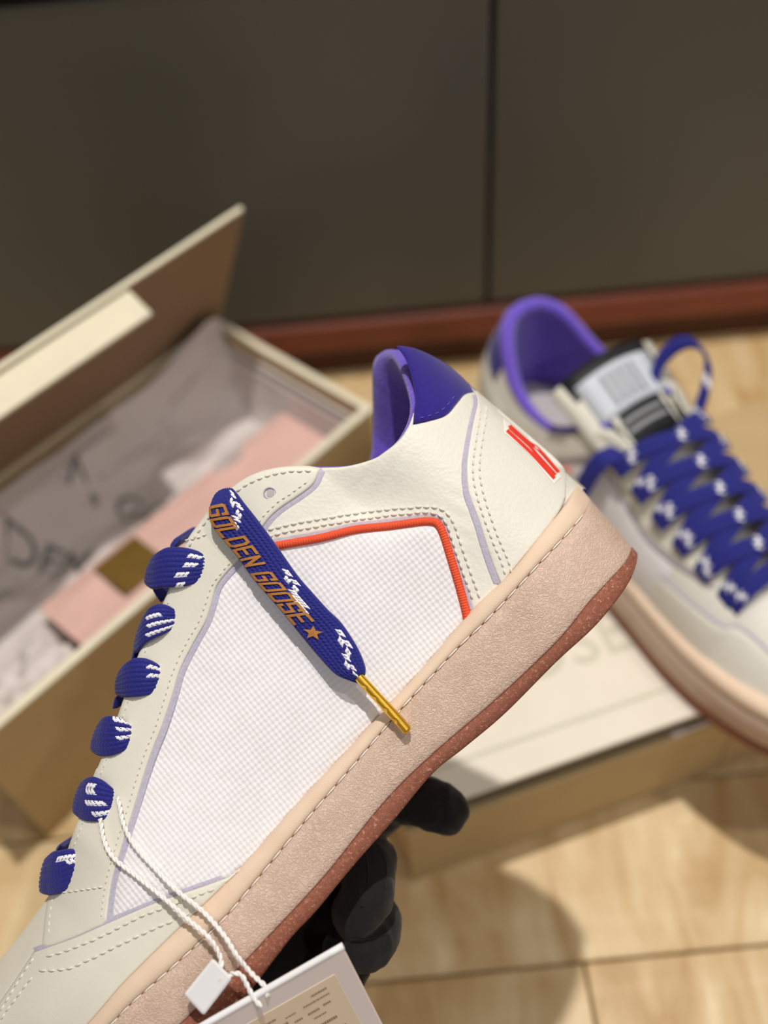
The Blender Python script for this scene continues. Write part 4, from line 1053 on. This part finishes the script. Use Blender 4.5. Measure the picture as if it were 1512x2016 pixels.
# ================================================================== SECOND SNEAKER (blurred, standing on the lidded box)
S2L = 0.272
def s2_build():
    root = empty('sneaker'); tag(root, 'blurred ivory sneaker with blue laces and purple collar standing on a box', 'sneaker', 'the pair of sneakers')
    # plan outline of the sole, u = 0 heel centre .. 1 toe centre along one side
    nu, nv = 90, 22; u = np.linspace(0, 1, nu)
    base = catmull([(0.0, 0.0), (0.003, 0.016), (0.014, 0.028), (0.035, 0.0325), (0.07, 0.033), (0.11, 0.034), (0.15, 0.0385), (0.185, 0.042), (0.215, 0.0405), (0.24, 0.034), (0.26, 0.021), (0.269, 0.009), (0.272, 0.0)], 0.002)
    s = np.concatenate([[0], np.cumsum(np.linalg.norm(np.diff(base, axis=0), axis=1))]); s /= s[-1]
    bxy = np.stack([np.interp(u, s, base[:, k]) for k in range(2)], -1)
    # top edge: heel tab, dip of the collar, eyestay, vamp, toe
    tope = catmull([(0.010, 0.0, 0.094), (0.012, 0.010, 0.093), (0.020, 0.019, 0.088), (0.036, 0.0265, 0.075), (0.055, 0.030, 0.069), (0.075, 0.031, 0.072), (0.092, 0.027, 0.084), (0.102, 0.021, 0.090), (0.115, 0.017, 0.087), (0.15, 0.0155, 0.073), (0.185, 0.013, 0.060), (0.196, 0.009, 0.056), (0.200, 0.0, 0.0555), (0.23, 0.0, 0.047), (0.255, 0.0, 0.037), (0.268, 0.0, 0.026)], 0.002)
    ut = np.concatenate([[0], np.cumsum(np.linalg.norm(np.diff(tope, axis=0), axis=1))]); ut /= ut[-1]
    txyz = np.stack([np.interp(u, ut, tope[:, k]) for k in range(3)], -1)
    # keep base and top at matching lengths along the shoe
    bx_sorted = bxy[:, 0]; order = np.clip(np.interp(txyz[:, 0], bx_sorted, u), 0, 1)
    mixu = 0.25*u+0.75*order; mixu[0] = 0; mixu[-1] = 1; mixu = np.maximum.accumulate(mixu)
    bxy = np.stack([np.interp(mixu, u, bxy[:, k]) for k in range(2)], -1)
    ZB = 0.026
    def wall(uu, vv, side, off=0.0):
        b = np.array([np.interp(uu, u, bxy[:, k]) for k in range(2)]); t = np.array([np.interp(uu, u, txyz[:, k]) for k in range(3)])
        inset = 0.93
        b0 = np.array([0.136+(b[0]-0.136)*0.975, b[1]*inset, ZB])
        p = b0*(1-vv)+t*vv
        bul = math.sin(math.pi*min(vv, 1))*0.007*min(1, (t[2]-ZB)/0.05)
        fore = max(0, min(1, (uu-0.55)/0.2)); p[2] += fore*bul*1.6
        d = np.array([p[0]-min(max(p[0], 0.03), 0.22), p[1]]); L = np.linalg.norm(d)+1e-6
        dd = d/L
        p[0] += dd[0]*(bul+off); p[1] += dd[1]*(bul+off); p[2] += off*0.5*vv
        p[1] *= side
        return p
    def wpatch(name, u0, u1, v0, v1, side, off, mat, n=26, m=12, vtop=None):
        V = []
        for i in range(n):
            for j in range(m):
                uu = u0+(u1-u0)*i/(n-1); vlo = v0(uu) if callable(v0) else v0; vhi = v1(uu) if callable(v1) else v1
                e = 1 if 0 < i < n-1 and 0 < j < m-1 else 0.2
                V.append(wall(uu, vlo+(vhi-vlo)*j/(m-1), side, off*e))
        f = grid_faces(n, m)
        if side < 0: f = [tuple(reversed(q)) for q in f]
        return mesh_obj(name, V, f, mat, root)
    for sd in (1, -1):
        V = [wall(a, b, sd) for a in u for b in np.linspace(0, 1, nv)]
        f = grid_faces(nu, nv)
        if sd < 0: f = [tuple(reversed(q)) for q in f]
        mesh_obj('upper_side', V, f, 'leather', root)
        U_DIP = 0.30
        wpatch('heel_tab', 0.0, 0.115, lambda a: 0.70+0.9*a, 1.0, sd, 0.0012, 'heel_suede')
        wpatch('heel_counter', 0.0, 0.17, 0.02, lambda a: 0.70+0.5*a, sd, 0.0010, 'leather')
        wpatch('canvas_quarter', 0.235, 0.60, 0.05, lambda a: 0.60+0.10*math.sin((a-0.235)/0.365*3.1), sd, 0.0008, 'canvas')
        wpatch('eyestay', 0.315, 0.665, lambda a: 0.70+0.06*math.sin(a*20), 1.0, sd, 0.0016, 'eyestay_leather')
        wpatch('eyestay_edge', 0.31, 0.668, lambda a: 0.675+0.06*math.sin(a*20), lambda a: 0.715+0.06*math.sin(a*20), sd, 0.0012, 'lavender', m=4)
        wpatch('toe_wing', 0.58, 0.98, 0.02, lambda a: 0.50-0.25*abs(a-0.78), sd, 0.0014, 'leather')
        wpatch('toe_wing_edge', 0.575, 0.985, lambda a: 0.49-0.25*abs(a-0.78), lambda a: 0.515-0.25*abs(a-0.78), sd, 0.0010, 'lavender', m=4)
        pth = [wall(a, b, sd, 0.0012) for a, b in ((0.36, 0.63), (0.30, 0.60), (0.245, 0.56), (0.238, 0.3), (0.23, 0.05))]
        v, fc = tube_vf(catmull(pth, 0.003), 0.0012, 8); mesh_obj('piping', v, fc, 'orange', root)
    # collar rim and lining
    ring = [wall(a, 1.0, 1, 0.0) for a in np.linspace(0.40, 0.0, 50)]+[wall(a, 1.0, -1, 0.0) for a in np.linspace(0.0, 0.40, 50)[1:]]
    rp = np.array(ring); rad = np.interp(np.linspace(-1, 1, len(rp)), [-1, -0.75, -0.3, 0, 0.3, 0.75, 1], [0.001, 0.0022, 0.0036, 0.0042, 0.0036, 0.0022, 0.001])
    cin = np.array([0.075, 0, 0]); din = cin-rp; din[:, 2] = 0; din /= np.linalg.norm(din, axis=1)[:, None]
    v, fc = tube_vf(rp+din*0.0028, rad, 10); mesh_obj('collar_rim', v, fc, 'purple_terry', root)
    V = []
    for i in range(len(rp)):
        for k in range(10):
            t = k/9; V.append(rp[i]+din[i]*(0.005-0.004*t)+np.array([0, 0, -0.001-(rp[i][2]-0.030)*0.93*t]))
    half = 5
    mesh_obj('collar_lining', V, [tuple(reversed(q)) for q in grid_faces(len(rp), 10)], 'purple_terry', root)
    # insole and grey heel lining
    ins = [(0.008+0.19*i/30, w*0.9*np.interp(0.008+0.19*i/30, base[:60, 0], base[:60, 1]), 0.036) for i in range(31) for w in (-0.92, -0.4, 0.4, 0.92)]
    mesh_obj('insole', ins, grid_faces(31, 4), 'dark_inside', root)
    ys = np.linspace(-1.15, 1.15, 16); V = []
    for a in ys:
        for k in range(8):
            zz_ = 0.036+0.033*k/7; V.append((0.034-0.0235*math.cos(a)-0.001, 0.0255*math.sin(a), zz_))
    mesh_obj('heel_lining', V, [tuple(reversed(q)) for q in grid_faces(16, 8)], 'dark_inside', root)
    # tongue with label
    tgp = catmull([(0.205, 0.050), (0.18, 0.058), (0.15, 0.070), (0.12, 0.083), (0.098, 0.093), (0.084, 0.100), (0.072, 0.104)], 0.004)
    V = []; wv = []
    for i, (x, z) in enumerate(tgp):
        hw = 0.019+0.012*i/len(tgp)
        for a in np.linspace(-1, 1, 13): V.append((x, hw*a, z-0.008*a*a-0.002))
    tn = mesh_obj('tongue', V, grid_faces(len(tgp), 13), 'eyestay_leather', root)
    so = tn.modifiers.new('thickness', 'SOLIDIFY'); so.thickness = 0.005; so.offset = 0
    def on_tongue(t, a, lift):
        k = t*(len(tgp)-1); x = np.interp(k, np.arange(len(tgp)), tgp[:, 0]); z = np.interp(k, np.arange(len(tgp)), tgp[:, 1])
        hw = 0.019+0.012*t; return (x-lift*0.4, hw*a, z-0.008*a*a-0.002+lift)
    def tlabel(name, t0, t1, a0, a1, lift, mat, par):
        V = [on_tongue(t, a, lift) for t in np.linspace(t0, t1, 8) for a in np.linspace(a0, a1, 8)]
        ob = mesh_obj(name, V, grid_faces(8, 8), mat, par); m_ = ob.modifiers.new('thickness', 'SOLIDIFY'); m_.thickness = 0.0006; return ob
    lb = tlabel('tongue_label', 0.64, 0.99, -0.84, 0.84, 0.0034, 'label_black', root)
    tlabel('label_white_panel', 0.775, 0.93, -0.74, 0.74, 0.0042, 'label_white', lb)
    for k in range(5): tlabel('label_print', 0.80, 0.905, -0.35+0.15*k, -0.28+0.15*k, 0.0047, 'label_grey', lb)
    for k in range(2): tlabel('label_print', 0.69+0.035*k, 0.705+0.035*k, -0.5, 0.4, 0.0042, 'label_grey', lb)
    # laces: crossing bars
    lr = None; first = None
    xs = [0.188, 0.174, 0.160, 0.146, 0.132, 0.118]
    def top_at(x):
        m_ = (tope[:, 0] > 0.10) & (tope[:, 0] < 0.1965); k = np.argsort(tope[m_, 0]); return np.interp(x, tope[m_, 0][k], tope[m_, 1][k]), np.interp(x, tope[m_, 0][k], tope[m_, 2][k])
    def strand(x0, s0, x1, s1, lift, par, w=0.0040, fleck=True):
        y0, z0 = top_at(x0); y1, z1 = top_at(x1); st = []
        for t in np.linspace(0, 1, 9):
            x = x0+(x1-x0)*t; y = (y0+0.0125)*s0*(1-t)+(y1+0.0125)*s1*t; z = z0*(1-t)+z1*t
            z += 0.0005+lift*math.sin(math.pi*min(1, max(0, t)))+0.003*math.sin(math.pi*t)-(0.0065 if t in (0.0, 1.0) else 0.002 if t in (0.125, 0.875) else 0)
            st.append(((x-w, y, z+w*0.35), (x+w, y, z-w*0.35)))
        return ribbon('shoelace' if par is root else 'lace_bar', st, par, 0.0011, 6, 14, (lambda c, r, n: (r % 12 == 3 and c < 3) or (r % 12 == 4 and c >= 2 and c < 5)) if fleck else None)[0]
    for k in range(5):
        o_ = strand(xs[k], -1, xs[k+1], 1, 0.0030, first or root)
        if first is None: first = o_; o_['label'] = 'blue flat lace with white flecks'
        strand(xs[k], 1, xs[k+1], -1, 0.0045, first)
    strand(xs[0]+0.004, -1, xs[0]+0.004, 1, 0.0022, first)
    # loose loop standing up on the far side
    y0, z0 = top_at(0.118)
    lp = catmull([(0.118, 0.020, z0), (0.112, 0.030, z0+0.010), (0.104, 0.036, z0+0.020), (0.094, 0.032, z0+0.024), (0.090, 0.022, z0+0.016), (0.094, 0.014, z0+0.006)], 0.002)
    st = [((x-0.003, y, z+0.002), (x+0.003, y, z-0.002)) for x, y, z in lp[::3]]
    ribbon('lace_bow', st, first, 0.001, 5, 14, lambda c, r, n: r % 8 < 2)
    # hanging lace end on the near side
    lp = catmull([(0.112, -0.020, z0-0.002), (0.110, -0.032, z0-0.004), (0.108, -0.040, z0-0.022), (0.106, -0.045, z0-0.040)], 0.002)
    st = [((x-0.005, y, z), (x+0.005, y, z)) for x, y, z in lp[::3]]
    ribbon('lace_end', st, first, 0.001, 5, 14, None)
    # sole
    full = np.vstack([base, (base*[1, -1])[::-1][1:-1]]); n = len(full); ctr = np.array([0.136, 0])
    def sole(name, prof, mat):
        V = []
        for off, z in prof:
            for q in full:
                d = q-np.array([min(max(q[0], 0.03), 0.23), 0]); d = d/(np.linalg.norm(d)+1e-9); V.append((q[0]+d[0]*off, q[1]+d[1]*off, z+0.008*max(0, (q[0]-0.2)/0.07)**2))
        f = [(i*n+j, i*n+(j+1) % n, (i+1)*n+(j+1) % n, (i+1)*n+j) for i in range(len(prof)-1) for j in range(n)]
        f += [tuple(range(n-1, -1, -1)), tuple((len(prof)-1)*n+j for j in range(n))]
        return mesh_obj(name, V, f, mat, root, uv=np.array([(p[0]*60, p[1]*60+p[2]*90) for p in V]))
    sole('outsole', [(0.0, 0.0), (0.003, 0.0006), (0.0035, 0.003), (0.0035, 0.0065), (0.002, 0.007)], 'outsole')
    sole('midsole', [(0.002, 0.0068), (0.003, 0.0075), (0.003, 0.015), (0.0024, 0.0235), (0.0012, 0.0245)], 'midsole')
    sole('foxing', [(0.0012, 0.0244), (0.002, 0.0255), (0.0014, 0.029), (-0.001, 0.031), (-0.003, 0.0305)], 'foxing')
    return root
M['label_black'] = plain('black_label', lin(30, 32, 36), 0.6, vary=0.05)
M['label_white'] = plain('white_label', lin(206, 212, 222), 0.5, vary=0.03)
M['label_grey'] = plain('grey_label_print', lin(150, 152, 156), 0.6, vary=0.03)
shoe2 = s2_build()
S2K = 1.045
for o_ in shoe2.children_recursive: o_.data.transform(Matrix.Scale(S2K, 4))
shoe2.matrix_world = Matrix.Translation((0.079, 0.444, HB2+0.0005)) @ Matrix.Rotation(math.radians(-60.6), 4, 'Z')
